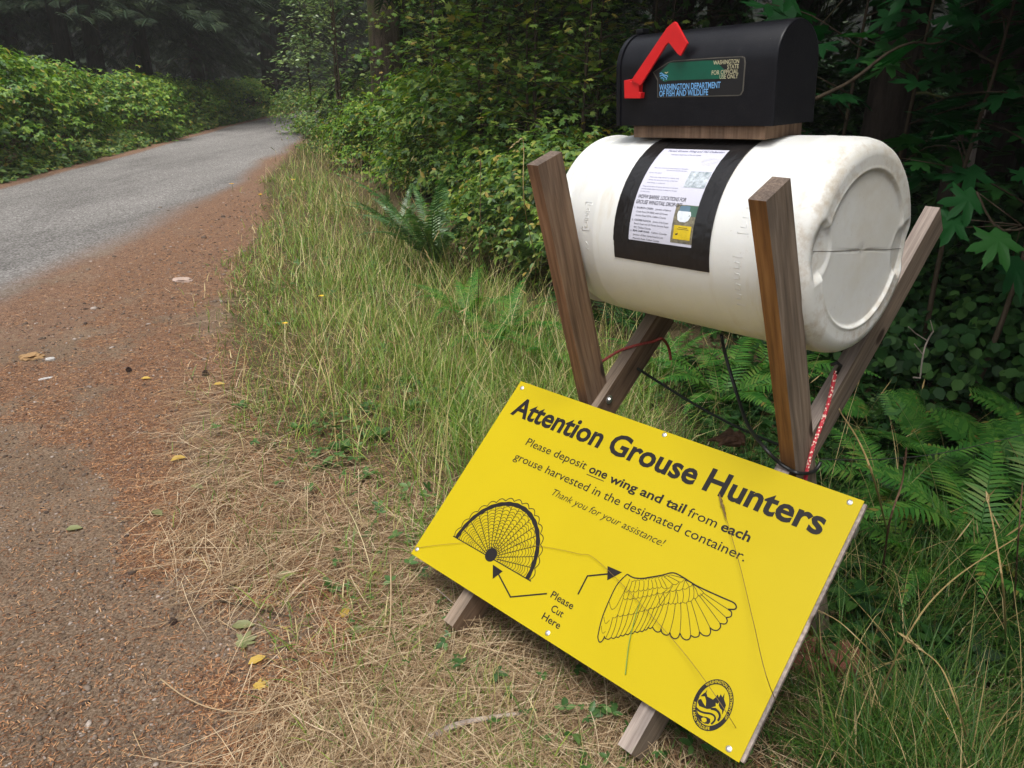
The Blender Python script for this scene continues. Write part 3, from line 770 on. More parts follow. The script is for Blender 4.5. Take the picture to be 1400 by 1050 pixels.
def wave(pts, wd, m):
    P = [side(*c1(x, y)) for x, y in pts]
    for i in range(len(P) - 1):
        (x0, z0), (x1, z1) = P[i], P[i + 1]; d = math.hypot(x1 - x0, z1 - z0) or 1; ox, oz = -(z1 - z0) / d * wd / 2, (x1 - x0) / d * wd / 2
        em.add([Vector((x, yS - .0021, z)) for x, z in ((x0 - ox, z0 - oz), (x1 - ox, z1 - oz), (x1 + ox, z1 + oz), (x0 + ox, z0 + oz))], [(0, 1, 2, 3)], m)
wave([(362, 398), (372, 392), (388, 405), (405, 408), (411, 416)], .0022, 0)
wave([(362, 412), (376, 404), (392, 416), (404, 424), (400, 434)], .0022, 0)
wave([(368, 424), (378, 420), (388, 430), (384, 438)], .0020, 0)
wave([(392, 388), (402, 394), (412, 386)], .0018, 1)
em.build('emblem', [M_blue, M_cream], mailbox)
# wooden board between barrel and mailbox
mbd = MB()
mbd.box((-.185, -.075, -.030), (.395, 0, 0), (0, .15, 0), (0, 0, .030))
bo = mbd.build('mounting_board', [M_w_brown], None, bevel=.002, M=None); bo.matrix_world = MM
mbd2 = MB()
tag(bo, 'brown board wedged between the mailbox and the barrel top', 'board')

# ---------------------------------------------------------------- the yellow sign
ST, SA, SR = R(-45.5), R(48.13), R(.728)
sa = Vector((math.cos(ST), math.sin(ST), 0)); sn = Vector((-math.sin(ST), math.cos(ST), 0))
su = sn * math.sin(SA) + ZZ * math.cos(SA)
SX = sa * math.cos(SR) + su * math.sin(SR); SY = -sa * math.sin(SR) + su * math.cos(SR); SZ = SX.cross(SY)
SW, SH = 1.123, .6527
SK = .950
SB = Vector((-.3115, 2.0314, -1.3674)) * SK + CW
SM = Matrix(((SX.x, SY.x, SZ.x, SB.x), (SX.y, SY.y, SZ.y, SB.y), (SX.z, SY.z, SZ.z, SB.z), (0, 0, 0, 1))) @ Matrix.Scale(SK, 4)
sign = empty('sign', (0, 0, 0), 'yellow rectangular notice board in black print leaning on the stand legs', 'sign')
sign.matrix_world = SM
def bow(x, y):                                                    # the sheet is a little bowed, its right edge springs forward
    return .006 * math.sin(math.pi * min(1, max(0, x / SW))) * 0 + .0045 * math.sin(3.1 * y / SH) * math.sin(math.pi * x / SW)
nxp, nyp = 36, 20
mb = MB(); V = []
for lay in (0, 1):
    for j in range(nyp + 1):
        for i in range(nxp + 1):
            x, y = SW * i / nxp, SH * j / nyp
            V.append((x, y, bow(x, y) - (.0 if lay else .003)))
k = nxp + 1; off = k * (nyp + 1); F = []
for j in range(nyp):
    for i in range(nxp):
        a = j * k + i; F.append((a, a + k, a + k + 1, a + 1)); F.append((a + off, a + 1 + off, a + k + 1 + off, a + k + off))
for i in range(nxp):
    a = i; F.append((a, a + 1, a + 1 + off, a + off)); a = nyp * k + i; F.append((a + 1, a, a + off, a + 1 + off))
for j in range(nyp):
    a = j * k; F.append((a + k, a, a + off, a + k + off)); a = j * k + nxp; F.append((a, a + k, a + k + off, a + off))
mb.add(V, F); mb.build('face', M_yellow, sign, smooth=False).data.polygons.foreach_set('use_smooth', np.ones(len(F), bool))
sign.children[0].data.set_sharp_from_angle(angle=R(35))
mb = MB(); mb.box((.004, .004, -.0165), (SW + .004, 0, 0), (0, SH - .008, 0), (0, 0, .0125))
bk = mb.build('backing_board', [M_w_pale], sign, bevel=.003)
# artwork frame: (x from the left, y DOWN from the top) in metres on the face
PH = .646
def sfc(x, yd, dz=.0006):
    y = SH - yd * SH / PH; return Vector((x, y, bow(x, y) + dz))
def tfn(x, y): return sfc(x, -y, .0008)
def stext(txt, x0, x1, base, cap, bold=0, shear=0):
    mb = MB(); text_on(mb, txt, x0, x1, -base, cap, tfn, bold, shear); return mb.build('lettering', M_print, sign)
stext('Attention', .0375, .401, .1155, .062, .026)
stext('Grouse', .430, .722, .1165, .062, .026)
stext('Hunters', .749, 1.068, .1165, .062, .026)
stext('Please deposit', .1602, .400, .1915, .0245, .002)
stext('one', .4142, .478, .1935, .0245, .022); 
stext('wing and tail', .490, .7365, .1965, .0245, .022)
stext('from', .748, .832, .1985, .0245, .002); stext('each', .845, .924, .1985, .0245, .022)
stext('grouse harvested in the designated container.', .1502, .936, .2475, .0245, .002)
stext('Thank you for your assistance!', .344, .732, .2985, .0205, -.004, .22)
stext('Please', .5130, .5895, .5480, .0185, .010); stext('Cut', .5340, .5745, .5785, .0185, .010); stext('Here', .5220, .5835, .6075, .0185, .010)
def ribbon(mb, pts, wd, dz=.0007, closed=False):
    P = [Vector((p[0], p[1])) for p in pts]
    if closed: P.append(P[0])
    n = len(P); V = []
    ws = wd if isinstance(wd, (list, tuple)) else [wd] * n
    for i in range(n):
        d = (P[min(i + 1, n - 1)] - P[max(i - 1, 0)]); d = d.normalized() if d.length > 1e-9 else Vector((1, 0))
        o = Vector((-d.y, d.x)) * ws[i] / 2
        V += [sfc(P[i].x + o.x, P[i].y + o.y, dz), sfc(P[i].x - o.x, P[i].y - o.y, dz)]
    mb.add(V, [(2 * i, 2 * i + 2, 2 * i + 3, 2 * i + 1) for i in range(n - 1)])
def poly(mb, pts, dz=.0007): mb.add([sfc(x, y, dz) for x, y in pts], [tuple(range(len(pts)))])
def smoothpts(pts, n=4):
    P = [np.array(p, float) for p in pts]; out = []
    for i in range(len(P) - 1):
        p0, p1, p2, p3 = P[max(i - 1, 0)], P[i], P[i + 1], P[min(i + 2, len(P) - 1)]
        for k in range(n):
            t = k / n; out.append(tuple(.5 * ((2 * p1) + (-p0 + p2) * t + (2 * p0 - 5 * p1 + 4 * p2 - p3) * t * t + (-p0 + 3 * p1 - 3 * p2 + p3) * t ** 3)))
    out.append(tuple(P[-1])); return out
und = MB(); ribbon(und, [(.4145, .2015), (.477, .2010)], .0022); und.build('underline', M_print, sign)
# tail fan
tail = MB(); TC = (.2715, .5375); TRX, TRY = .1635, .186
def tp(r, a): return (TC[0] + r * TRX * math.cos(a), TC[1] - r * TRY * math.sin(a))
NF = 16
ribbon(tail, [tp(.905, a) for a in np.linspace(.0, math.pi, 90)], [.0130 + .0016 * math.sin(k * 1.1) for k in range(90)], .0008)
for i in range(NF):
    a0, a1 = math.pi * i / NF, math.pi * (i + 1) / NF; am = (a0 + a1) / 2
    ribbon(tail, [tp(.955 + .05 * math.sin(math.pi * k / 8), a0 + (a1 - a0) * k / 8) for k in range(9)], .0024, .0009)
    if i: ribbon(tail, [tp(r, a0) for r in np.linspace(.13, .88, 10)], .0021, .0007)
    rs = np.linspace(.16, .82, 13)
    for q, r in enumerate(rs):
        b = .028 if r > .35 else .022
        off = .012 * math.sin(i * 2.3 + q)
        ribbon(tail, [tp(r + off + b * math.sin(math.pi * k / 6), a0 + (a1 - a0) * (.04 + .92 * k / 6)) for k in range(7)], .0015, .00075)
ribbon(tail, [tp(1.0, 0), tp(1.0, math.pi)], .0030)
poly(tail, [(TC[0] - .002 + .0205 * math.cos(a), TC[1] - .008 + .0205 * math.sin(a)) for a in np.linspace(0, 2 * math.pi, 32, endpoint=False)][::-1], .0010)
tail.build('tail_drawing', M_print, sign)
ar = MB()
ribbon(ar, [(.328, .566), (.402, .6015)], .0042, .0008); ribbon(ar, [(.4005, .6025), (.4995, .5445)], .0042, .0009)
poly(ar, [(.2933, .5509), (.3186, .5849), (.3356, .5529)], .0010)
ar.build('arrow', M_print, sign); ar = MB()
ribbon(ar, [(.6312, .424), (.581, .4535)], .0042, .0008); ribbon(ar, [(.5816, .4515), (.5837, .5065)], .0042, .0009)
poly(ar, [(.6655, .4031), (.6199, .4059), (.6394, .4389)], .0010)
ar.build('arrow', M_print, sign)
# wing: measured on the photo, carried to the plane of the sign
def hom(src, dst):
    A = []
    for (x, y), (u, v) in zip(src, dst):
        A.append([x, y, 1, 0, 0, 0, -u * x, -u * y, -u]); A.append([0, 0, 0, x, y, 1, -v * x, -v * y, -v])
    return np.linalg.svd(np.array(A))[2][-1].reshape(3, 3)
HM = hom([(710, 519), (1185, 687), (1008, 1040), (563, 760)], [(0, 0), (SW, 0), (SW, PH), (0, PH)])
def s2(u, v):
    p = HM @ np.array([u, v, 1.0]); return (p[0] / p[2], p[1] / p[2])
w_ = lambda x, y: s2(810 + x / 6.667, 770 + y / 6.667)
wing = MB()
def wl(pts, wd, n=4, dz=.0007): ribbon(wing, [w_(*p) for p in smoothpts(pts, n)], wd, dz)
wl([(330, 125), (360, 145), (400, 160), (470, 163), (540, 152), (640, 135), (745, 112), (830, 150), (920, 207), (1010, 255), (1200, 340), (1290, 380), (1315, 415), (1300, 440), (1240, 440)], .0034)
wl([(330, 125), (285, 165), (230, 230), (165, 360), (100, 520), (65, 660), (62, 700), (75, 735), (100, 725), (122, 685)], .0030)
for sc in ([(1240, 440), (1270, 465), (1265, 505), (1222, 515)], [(1222, 515), (1232, 545), (1212, 572), (1165, 568)], [(1165, 565), (1170, 600), (1140, 630), (1100, 625), (1075, 605)],
           [(1075, 605), (1080, 645), (1060, 678), (1015, 675), (980, 645)], [(980, 645), (972, 682), (935, 692), (900, 675)], [(900, 675), (890, 705), (860, 716), (825, 698), (803, 655)],
           [(803, 655), (788, 692), (755, 706), (725, 685), (712, 650)], [(712, 650), (700, 670), (670, 672), (640, 650), (632, 615)], [(632, 615), (625, 640), (595, 645), (570, 625), (555, 600)]):
    wl(sc, .0028)
nt_ = [(555, 600), (515, 605), (480, 625), (440, 635), (395, 640), (350, 655), (310, 662), (265, 675), (225, 688), (180, 695), (130, 703), (118, 680)]
for a, b_ in zip(nt_[:-1], nt_[1:]): wl([a, ((a[0] + b_[0]) / 2 + 2, (a[1] + b_[1]) / 2 + 12), b_], .0024)
for a, b_ in (((1240, 440), (1015, 292)), ((1222, 515), (990, 300)), ((1165, 565), (975, 310)), ((1075, 605), (940, 345)), ((980, 645), (905, 365)), ((900, 675), (865, 380)), ((803, 655), (812, 375)), ((712, 650), (765, 385)), ((632, 615), (705, 375)), ((555, 600), (655, 400)),
             ((515, 605), (615, 410)), ((480, 625), (575, 420)), ((440, 635), (530, 430)), ((395, 640), (490, 440)), ((350, 655), (440, 450)), ((310, 662), (390, 475)), ((265, 675), (340, 480)), ((225, 688), (290, 490)), ((180, 695), (240, 500)), ((130, 703), (195, 520))):
    mid = ((a[0] + b_[0]) / 2 + 6, (a[1] + b_[1]) / 2 + 6); wl([a, mid, b_], .0014)
rowA = [(300, 280), (345, 268), (385, 280), (430, 265), (475, 265), (515, 255), (560, 245), (600, 240), (640, 235), (690, 252), (740, 215), (800, 195), (850, 165)]
rowB = [(290, 340), (330, 342), (380, 340), (425, 335), (470, 320), (510, 315), (550, 310), (600, 290), (655, 290), (715, 270), (770, 265), (830, 255), (890, 235), (920, 210)]
rowC = [(620, 395), (660, 390), (700, 380), (740, 385), (785, 380), (830, 375), (880, 370), (930, 340), (970, 320), (1020, 290)]
rowD = [(195, 515), (240, 495), (290, 492), (340, 480), (390, 475), (440, 455), (490, 440), (540, 430), (590, 420), (630, 400)]
for row in (rowA, rowB, rowC, rowD):
    for a, b_ in zip(row[:-1], row[1:]): wl([a, ((a[0] + b_[0]) / 2, (a[1] + b_[1]) / 2 + 14), b_], .0011)
for (x, y), (tx, ty) in zip(rowA, [(352, 170), (372, 190), (405, 190), (440, 190), (480, 185), (520, 178), (548, 175), (580, 170), (612, 165), (640, 160), (665, 150), (695, 140), (720, 130)]): wl([(x, y), ((x + tx) / 2 + 3, (y + ty) / 2), (tx, ty)], .0012)
for (x, y) in rowB: 
    t = min(rowA, key=lambda p: abs(p[0] - x - 14)); wl([(x, y), (t[0] + 4, t[1] + 10)], .0012, 2)
for (x, y) in rowC:
    t = min(rowB, key=lambda p: abs(p[0] - x - 6)); wl([(x, y), ((x + t[0]) / 2 + 8, (y + t[1]) / 2), (t[0], t[1] + 6)], .0012)
for (x, y) in rowD[1:]:
    t = min(rowB, key=lambda p: abs(p[0] - x - 60)); wl([(x, y), (t[0], t[1] + 8)], .0012, 2)
for i in range(12): wl([(370 + 29 * i, 178 - 4.2 * i + (i < 4) * 8), (382 + 29 * i, 192 - 4.4 * i), (396 + 29 * i, 176 - 4.2 * i)], .0010, 3)
wl([(165, 375), (185, 440), (225, 420), (275, 330), (330, 230)], .0012); wl([(115, 510), (130, 570), (165, 540)], .0010); wl([(92, 590), (102, 655), (130, 640)], .0010)
wing.build('wing_drawing', M_print, sign)
# round emblem: black oval ring with lettering, mountain, fish, deer and waves
emb = MB(); emy = MB()
EC = (1.0205, .5715); ERX, ERY = .0435, .0575
def ep(r, a): return (EC[0] + r * ERX * math.cos(a), EC[1] - r * ERY * math.sin(a))
def ering(mb, r0, r1, dz, a0=0, a1=2 * math.pi, n=64):
    V = []
    for i in range(n + 1):
        a = a0 + (a1 - a0) * i / n; V += [sfc(*ep(r0, a), dz), sfc(*ep(r1, a), dz)]
    mb.add(V, [(2 * i, 2 * i + 1, 2 * i + 3, 2 * i + 2) for i in range(n)])
ering(emb, .80, 1.0, .0008)
e_ = lambda x, y: s2(930 + x / 11.667, 920 + y / 11.667)
def epl(mb, pts, dz): poly(mb, [e_(*p) for p in pts][::-1], dz)
def el(mb, pts, wd, dz=.0009): ribbon(mb, [e_(*p) for p in smoothpts(pts, 4)], wd, dz)
epl(emb, [(430, 270), (415, 330), (430, 385), (515, 430), (560, 395), (590, 350), (610, 400), (640, 345), (665, 395), (700, 330), (690, 420), (720, 520), (700, 570), (660, 660), (640, 590), (560, 570), (420, 575), (300, 530), (275, 470), (290, 430), (330, 420), (360, 480), (400, 540), (410, 450), (390, 380), (320, 380), (370, 335), (400, 320)], .0008)
el(emb, [(255, 560), (300, 605), (380, 635), (480, 650), (540, 690), (540, 750), (485, 810)], [.004] * 25)
el(emb, [(480, 570), (560, 590), (610, 640), (620, 700), (590, 760)], [.0048] * 17)
epl(emb, [(255, 610), (300, 665), (360, 690), (420, 700), (470, 730), (470, 780), (440, 810), (380, 800), (310, 760), (265, 690)], .0008)
el(emb, [(270, 640), (255, 560), (262, 470), (300, 380)], .0018); 
epl(emy, [(330, 720), (370, 705), (410, 725), (415, 765), (385, 785), (340, 770)], .0011)
epl(emy, [(560, 480), (590, 500), (615, 470), (605, 520), (630, 570), (660, 600), (655, 680), (640, 640), (590, 585), (560, 560), (490, 555), (560, 535)], .0011)
emb.build('emblem', M_print, sign)
def etext(txt, r, amid, span, cap, flip=False):
    V, F = glyphs(txt, .02); a = min(v[0] for v in V); b = max(v[0] for v in V); ky = cap / cap_height()
    out = []
    for vx, vy in V:
        t = (vx - a) / (b - a); rr = r + (vy * ky) * (-1 if flip else 1)
        ang = amid + span / 2 - span * t if not flip else amid - span / 2 + span * t
        out.append(sfc(*ep(rr, ang), .0013))
    emy.add(out, F)
etext('WASHINGTON DEPARTMENT OF', .845, R(66), R(160), .11)
etext('FISH AND WILDLIFE', .955, R(246), R(100), .11, True)
emy.build('emblem_lettering', M_yellow, sign)
for (u, v) in ((712, 529), (910, 595), (1165, 689), (566, 751), (751, 868), (995, 1022)):
    x, y = s2(u, v); p = sfc(max(.012, x), y, 0)
    mb = MB(); mb.tube([p + Vector((0, 0, -.001)), p + Vector((0, 0, .0022)), p + Vector((0, 0, .0038))], [.0072, .0068, .0035], 14)
    mb.build('screw', M_metal, sign, smooth=False)
# hanging bracket behind the right top corner
mb = MB(); mb.box((SW + .004, SH - .085, -.034), (.003, 0, 0), (0, .03, 0), (0, 0, .016)); mb.build('bracket', M_metal, sign)

# ---------------------------------------------------------------- cords
def cord(name, pts, r, mat, label, cat, n=5, group=None):
    P = [Vector(p) for p in pts]; sm = smoothpts([tuple(p) for p in P], n)
    mb = MB(); mb.tube([Vector(p) for p in sm], r, 8); o = mb.build(name, mat, None, smooth=True); return tag(o, label, cat, group)
fx = LBo + AX * (T24 + .006)
xR = oR + AX * (T24 + .007)
cord('bungee_cord', [onplane(1143, 507, RBo + AX * (T24 + .006), AX), onplane(1130, 560, RBo + AX * (T24 + .010), AX), onplane(1112, 610, xR, AX), onplane(1103, 645, xR, AX), onplane(1100, 662, xR, AX)], .0052, M_bungee, 'taut red and white speckled bungee cord beside the right post', 'bungee cord')
mb = MB(); p = onplane(1142, 502, RBo + AX * (T24 + .004), AX)
mb.tube([p + Vector((-.012, 0, .005)), p + Vector((.0, -.004, .014)), p + Vector((.012, 0, .004)), p + Vector((.004, -.002, -.016))], .005, 8); tag(mb.build('cord_hook', M_cable, None, smooth=True), 'black hook and knot at the top of the speckled bungee cord', 'hook')
cord('bungee_cord', [onplane(822, 495, LBo - Q_ * .006, Q_), onplane(846, 480, LBo - Q_ * .006, Q_), onplane(870, 472, LBo - Q_ * .005 + AX * 0, Q_), onplane(893, 467, fx, AX), onplane(905, 463, fx + AX * .02, AX), aty(914, 475, 2.35), aty(917, 492, 2.36)], .0045, M_bungee2, 'faded red bungee cord wrapped round the left board under the barrel', 'bungee cord')
QR_ = NN * math.cos(R(-23.6)) - ZZ * math.sin(R(-23.6))
cord('cable', [aty(986, 458, 2.05), aty(993, 490, 2.05), aty(1008, 540, 1.98), aty(1022, 580, 1.86), aty(1045, 612, 1.70), onplane(1066, 633, oR - QR_ * .006, QR_), onplane(1080, 642, oR - QR_ * .006, QR_), onplane(1092, 647, oR - QR_ * .006, QR_), onplane(1112, 645, xR, AX), onplane(1122, 632, xR, AX)], .0048, M_cable, 'black cable hanging from the barrel and looped round the right post', 'cable')
cord('rope', [onplane(872, 504, fx, AX), aty(900, 522, 2.25), aty(950, 553, 2.2), aty(1000, 580, 2.15), aty(1040, 598, 2.1), aty(1075, 612, 2.05)], .0042, M_rope, 'dark rope stretched between the two crossed frames behind the sign', 'rope')
cord('wire', [onplane(1122, 628, xR, AX), aty(1200, 628, 1.9), aty(1290, 619, 2.0), aty(1400, 594, 2.15), aty(1470, 575, 2.25)], .0013, M_rope, 'thin dark line running right from the right post into the ferns', 'line')
mb = MB()
c0 = aty(1010, 597, 2.13)
random.seed(9)
for k in range(7):
    d = Vector((random.uniform(-1, .3), random.uniform(-.4, .4), random.uniform(-.15, .25))).normalized() * random.uniform(.03, .09)
    s_ = c0 + Vector((random.uniform(-.02, .02), random.uniform(-.02, .02), random.uniform(-.02, .02)))
    mb.tube([s_, s_ + d * .5 + Vector((0, 0, random.uniform(-.01, .01))), s_ + d], [.016, .011, .003], 6)
tag(mb.build('driftwood_knot', M_deadwood, None), 'gnarled brown piece of rotten wood tied on the rope', 'wood')

# ---------------------------------------------------------------- leaf shapes
T_leaf = np.array([(0, 0, 0), (.28, -.24, .05), (.66, -.22, .03), (1, 0, -.10), (.66, .22, .03), (.28, .24, .05)], float)
Q_leaf = np.array([(0, 1, 2, 3), (0, 3, 4, 5)])
def xf(T, ang, sc, off=(0, 0, 0)):
    c, s = math.cos(ang), math.sin(ang)
    return np.stack([(T[:, 0] * c - T[:, 1] * s) * sc + off[0], (T[:, 0] * s + T[:, 1] * c) * sc + off[1], T[:, 2] * sc + off[2]], 1)
T_tri = np.concatenate([xf(T_leaf, 0, .72, (.28, 0, 0)), xf(T_leaf, 1.15, .58, (.25, .02, -.01)), xf(T_leaf, -1.15, .58, (.25, -.02, -.01))])
Q_tri = np.concatenate([Q_leaf, Q_leaf + 6, Q_leaf + 12])
def maple_template():
    pts = []
    lob = [(-150, .42), (-118, .30), (-100, .72), (-84, .55), (-78, .62), (-62, .34), (-50, .62), (-46, .74), (-36, .95), (-28, .72), (-24, .76), (-16, .42), (-9, .72), (-4, .80), (0, 1.08)]
    full = lob + [(-a, r) for a, r in lob[-2::-1]]
    V = [(0, 0, 0)] + [(r * math.cos(R(a)), r * math.sin(R(a)), -.10 * r * r + .05 * math.sin(a * .12)) for a, r in full]
    n = len(full); T = np.array(V) + np.array([.35, 0, 0]); F = [(0, i, i + 1) for i in range(1, n)] + [(0, n, 1)]
    return T, np.array(F)
T_map, F_map = maple_template()
T_round = np.array([(0, 0, 0), (.25, -.36, .03), (.7, -.36, .02), (1, -.05, -.05), (1, .05, -.05), (.7, .36, .02), (.25, .36, .03)], float)
Q_round = np.array([(0, 1, 2, 3), (0, 4, 5, 6)]); Q_roundT = np.array([(0, 3, 4)])

def rvec(n, s=1.0): return rng.normal(0, s, (n, 3))
def shrub_mesh(name, rx, ry, h, nclump, per, leaf, size, mat, up=.75, base=.12, spread=.13, dome=1.0, stems=7):
    """leaf clumps over a lumpy mound; returns (leaves mesh, stems mesh)"""
    th = rng.uniform(0, 2 * np.pi, nclump); t = rng.uniform(0, 1, nclump) ** .62
    rad = rng.uniform(.62, 1.0, nclump) ** .6 * (1 + .22 * (vnoise(np.cos(th) * 2 + 7, np.sin(th) * 2 + t * 3, 13) - .5) * 2)
    prof = np.sqrt(np.clip(1 - (t * .98) ** 2.4, 0, 1)) * .9 + .1
    Cx = rx * rad * prof * np.cos(th); Cy = ry * rad * prof * np.sin(th)
    Cz = base + t * (h - base) * (.84 + .3 * vnoise(Cx * 2.2 + 9, Cy * 2.2 + 3, 17))
    n = nclump * per
    k = np.repeat(np.arange(nclump), per)
    P = np.stack([Cx, Cy, Cz], 1)[k] + rvec(n) * np.array([spread, spread, spread * .55])
    P[:, 2] = np.maximum(P[:, 2], .03)
    out = norm(np.stack([P[:, 0] / rx ** 2, P[:, 1] / ry ** 2, (P[:, 2] - h * .3) / h ** 2], 1))
    Nn = norm(out * (1 - up) * 1.0 + np.array([0, 0, up]) + rvec(n, .28))
    X = norm(out * np.array([1, 1, .1]) + rvec(n, .6)); X = X - Nn * (X * Nn).sum(1, keepdims=True) + np.array([0, 0, -.18])
    S = size * rng.uniform(.6, 1.25, n)
    T, q, tr = leaf
    V, fs = scatter(T, q, tr, P, X, Nn, S)
    lm = mesh_np(name, V, fs, mat)
    mb = MB()
    for i in range(stems):
        a = rng.uniform(0, 2 * np.pi); r = rng.uniform(.1, .5); j = rng.integers(0, nclump)
        p0 = Vector((rx * .25 * math.cos(a), ry * .25 * math.sin(a), -.05)); p2 = Vector((Cx[j], Cy[j], Cz[j])); p1 = (p0 + p2) / 2 + Vector((0, 0, h * .18))
        mb.tube(smoothpts([tuple(p0), tuple(p1), tuple(p2)], 4), [.011 * (1 - .08 * q_) for q_ in range(9)], 5)
    me = bpy.data.meshes.new('stems'); me.from_pydata([tuple(v) for v in mb.V], [], mb.F); me.materials.append(M_stem)
    return lm, me
def put_shrub(name, meshes, x, y, s, rz, label, cat, group=None, sink=.0):
    o = empty(name, (x, y, gz(x, y) - sink), label, cat, group, rz); o.scale = (s, s, s) if not isinstance(s, tuple) else s
    link('foliage', meshes[0], o); link('stems', meshes[1], o); return o
LT = (T_tri, Q_tri, None); LL = (T_leaf, Q_leaf, None); LM = (T_map, None, F_map); LR = (T_round, Q_round, Q_roundT)

# ---------------------------------------------------------------- left hedge of salmonberry
SB_near = [shrub_mesh('foliage', 1.75, 1.5, 2.05, 150, 34, LT, .145, M_leaf_bright, .62, .08, .15) for _ in range(2)]
SB_far = [shrub_mesh('foliage', 1.9, 1.5, 1.55, 120, 28, LT, .15, M_leaf_bright, .62, .05, .17) for i in range(2)]
hedge = [(-8.75, 8.2, 1.00, 0, 'bright green salmonberry bush at the near end of the hedge'),
         (-9.0, 11.2, 1.03, 1, 'tall bright green salmonberry bush bulging over the left road edge'),
         (-9.15, 13.9, .93, 0, 'green salmonberry bush right after the tallest one'),
         (-9.45, 16.6, .86, 1, 'mid green salmonberry bush with yellowing leaves halfway along the hedge'),
         (-9.75, 19.4, .95, 2, 'duller salmonberry bush where the left hedge begins to dip'),
         (-10.15, 22.3, .9, 3, 'low green salmonberry bush by the far half of the road'),
         (-10.5, 25.5, .86, 2, 'low hazy salmonberry bush third from the far end of the left hedge'),
         (-10.9, 29.0, .82, 3, 'low hazy salmonberry bush second from the far end of the left hedge'),
         (-11.1, 33.0, .85, 2, 'hazy low salmonberry bush at the far end of the left hedge where the road vanishes'),
         (-10.6, 10.2, 1.12, 1, 'salmonberry bush standing behind the front row at the left edge'), (-11.2, 13.6, 1.05, 0, 'salmonberry bush in the second row under the two big trunks'),
         (-11.6, 17.6, .95, 2, 'salmonberry bush in the second row behind the dip of the hedge')]
SBm = SB_near + SB_far
for i, (x, y, s, k, lab_) in enumerate(hedge):
    put_shrub('salmonberry_bush', SBm[k], x, y, s, i * 1.7, lab_, 'bush', 'salmonberry bushes hedging the far side of the road', .12)
# leafy skirt at the foot of the hedge
# ---------------------------------------------------------------- right bank shrubs
RB_a = [shrub_mesh('foliage', 1.15, 1.05, 1.25, 110, 38, LT, .090, m_, .66, .05, .13) for m_ in (M_leaf_mid, M_leaf_bright)]
RB_b = [shrub_mesh('foliage', .95, .9, 1.15, 105, 40, LL, .055, M_leaf_mid, .62, .05, .13) for _ in range(2)]
RB_c = [shrub_mesh('foliage', 1.0, .95, 1.3, 90, 20, LM, .075, M_leaf_bright, .7, .1, .14)]
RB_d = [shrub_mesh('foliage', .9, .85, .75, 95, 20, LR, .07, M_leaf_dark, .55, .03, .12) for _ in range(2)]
RBs = RB_a + RB_b + RB_c + RB_d
bank = [(428, 22, 1.15, 2, 'hazy round shrub nearest the road end on the right verge'), (462, 18, 1.0, 0, 'grey green shrub under the slim alder sapling'),
        (500, 15.5, .95, 2, 'light green small-leaved shrub right of the slim alder sapling'), (535, 13.5, 1.0, 1, 'yellow-tinged shrub below the mossy trunk'),
        (560, 12.0, .75, 3, 'bright small-leaved shrub behind the tall verge grass'), (600, 11.0, .78, 4, 'shrub with large flat lobed leaves catching the light'),
        (640, 10.0, .78, 0, 'shrub with three-part leaves above the sword fern'), (685, 9.2, .78, 1, 'shrub right above and behind the sword fern'),
        (735, 8.2, .8, 2, 'small-leaved shrub left of the top of the left post'), (790, 6.6, 1.0, 0, 'shady shrub just behind the left end of the barrel'),
        (850, 6.3, .95, 3, 'dark small-leaved shrub directly left of the mailbox'), (925, 6.1, .95, 1, 'dark shrub hidden behind the middle of the barrel'),
        (1000, 6.0, .9, 3, 'dark shrub behind the right half of the barrel'), (620, 12.5, 1.35, 1, 'taller shrub standing behind the lobed-leaf shrub'), (720, 10.5, 1.5, 0, 'tall dark shrub deep behind the left post'),
        (820, 9.5, 1.6, 1, 'tall dark shrub deep behind the mailbox flag'), (530, 17.0, 1.5, 3, 'tall dark shrub behind the foot of the mossy trunk')]
for i, (u, y, s, k, lab_) in enumerate(bank):
    put_shrub('shrub', RBs[k], xat(u, y), y, s, i * 2.1, lab_, 'shrub', 'shrubs along the right bank', .08)
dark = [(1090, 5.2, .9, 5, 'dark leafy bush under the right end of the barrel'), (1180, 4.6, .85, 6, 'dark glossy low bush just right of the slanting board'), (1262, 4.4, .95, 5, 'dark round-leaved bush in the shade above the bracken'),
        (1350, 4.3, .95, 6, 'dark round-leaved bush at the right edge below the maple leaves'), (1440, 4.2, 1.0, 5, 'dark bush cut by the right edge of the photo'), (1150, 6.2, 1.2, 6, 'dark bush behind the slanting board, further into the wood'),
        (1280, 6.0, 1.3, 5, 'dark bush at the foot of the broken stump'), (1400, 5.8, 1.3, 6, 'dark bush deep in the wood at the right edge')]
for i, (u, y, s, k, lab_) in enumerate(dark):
    put_shrub('shade_bush', RBs[k], xat(u, y, 0), y, s, i * 1.3, lab_, 'bush', 'dark bushes on the shaded forest floor', .05)

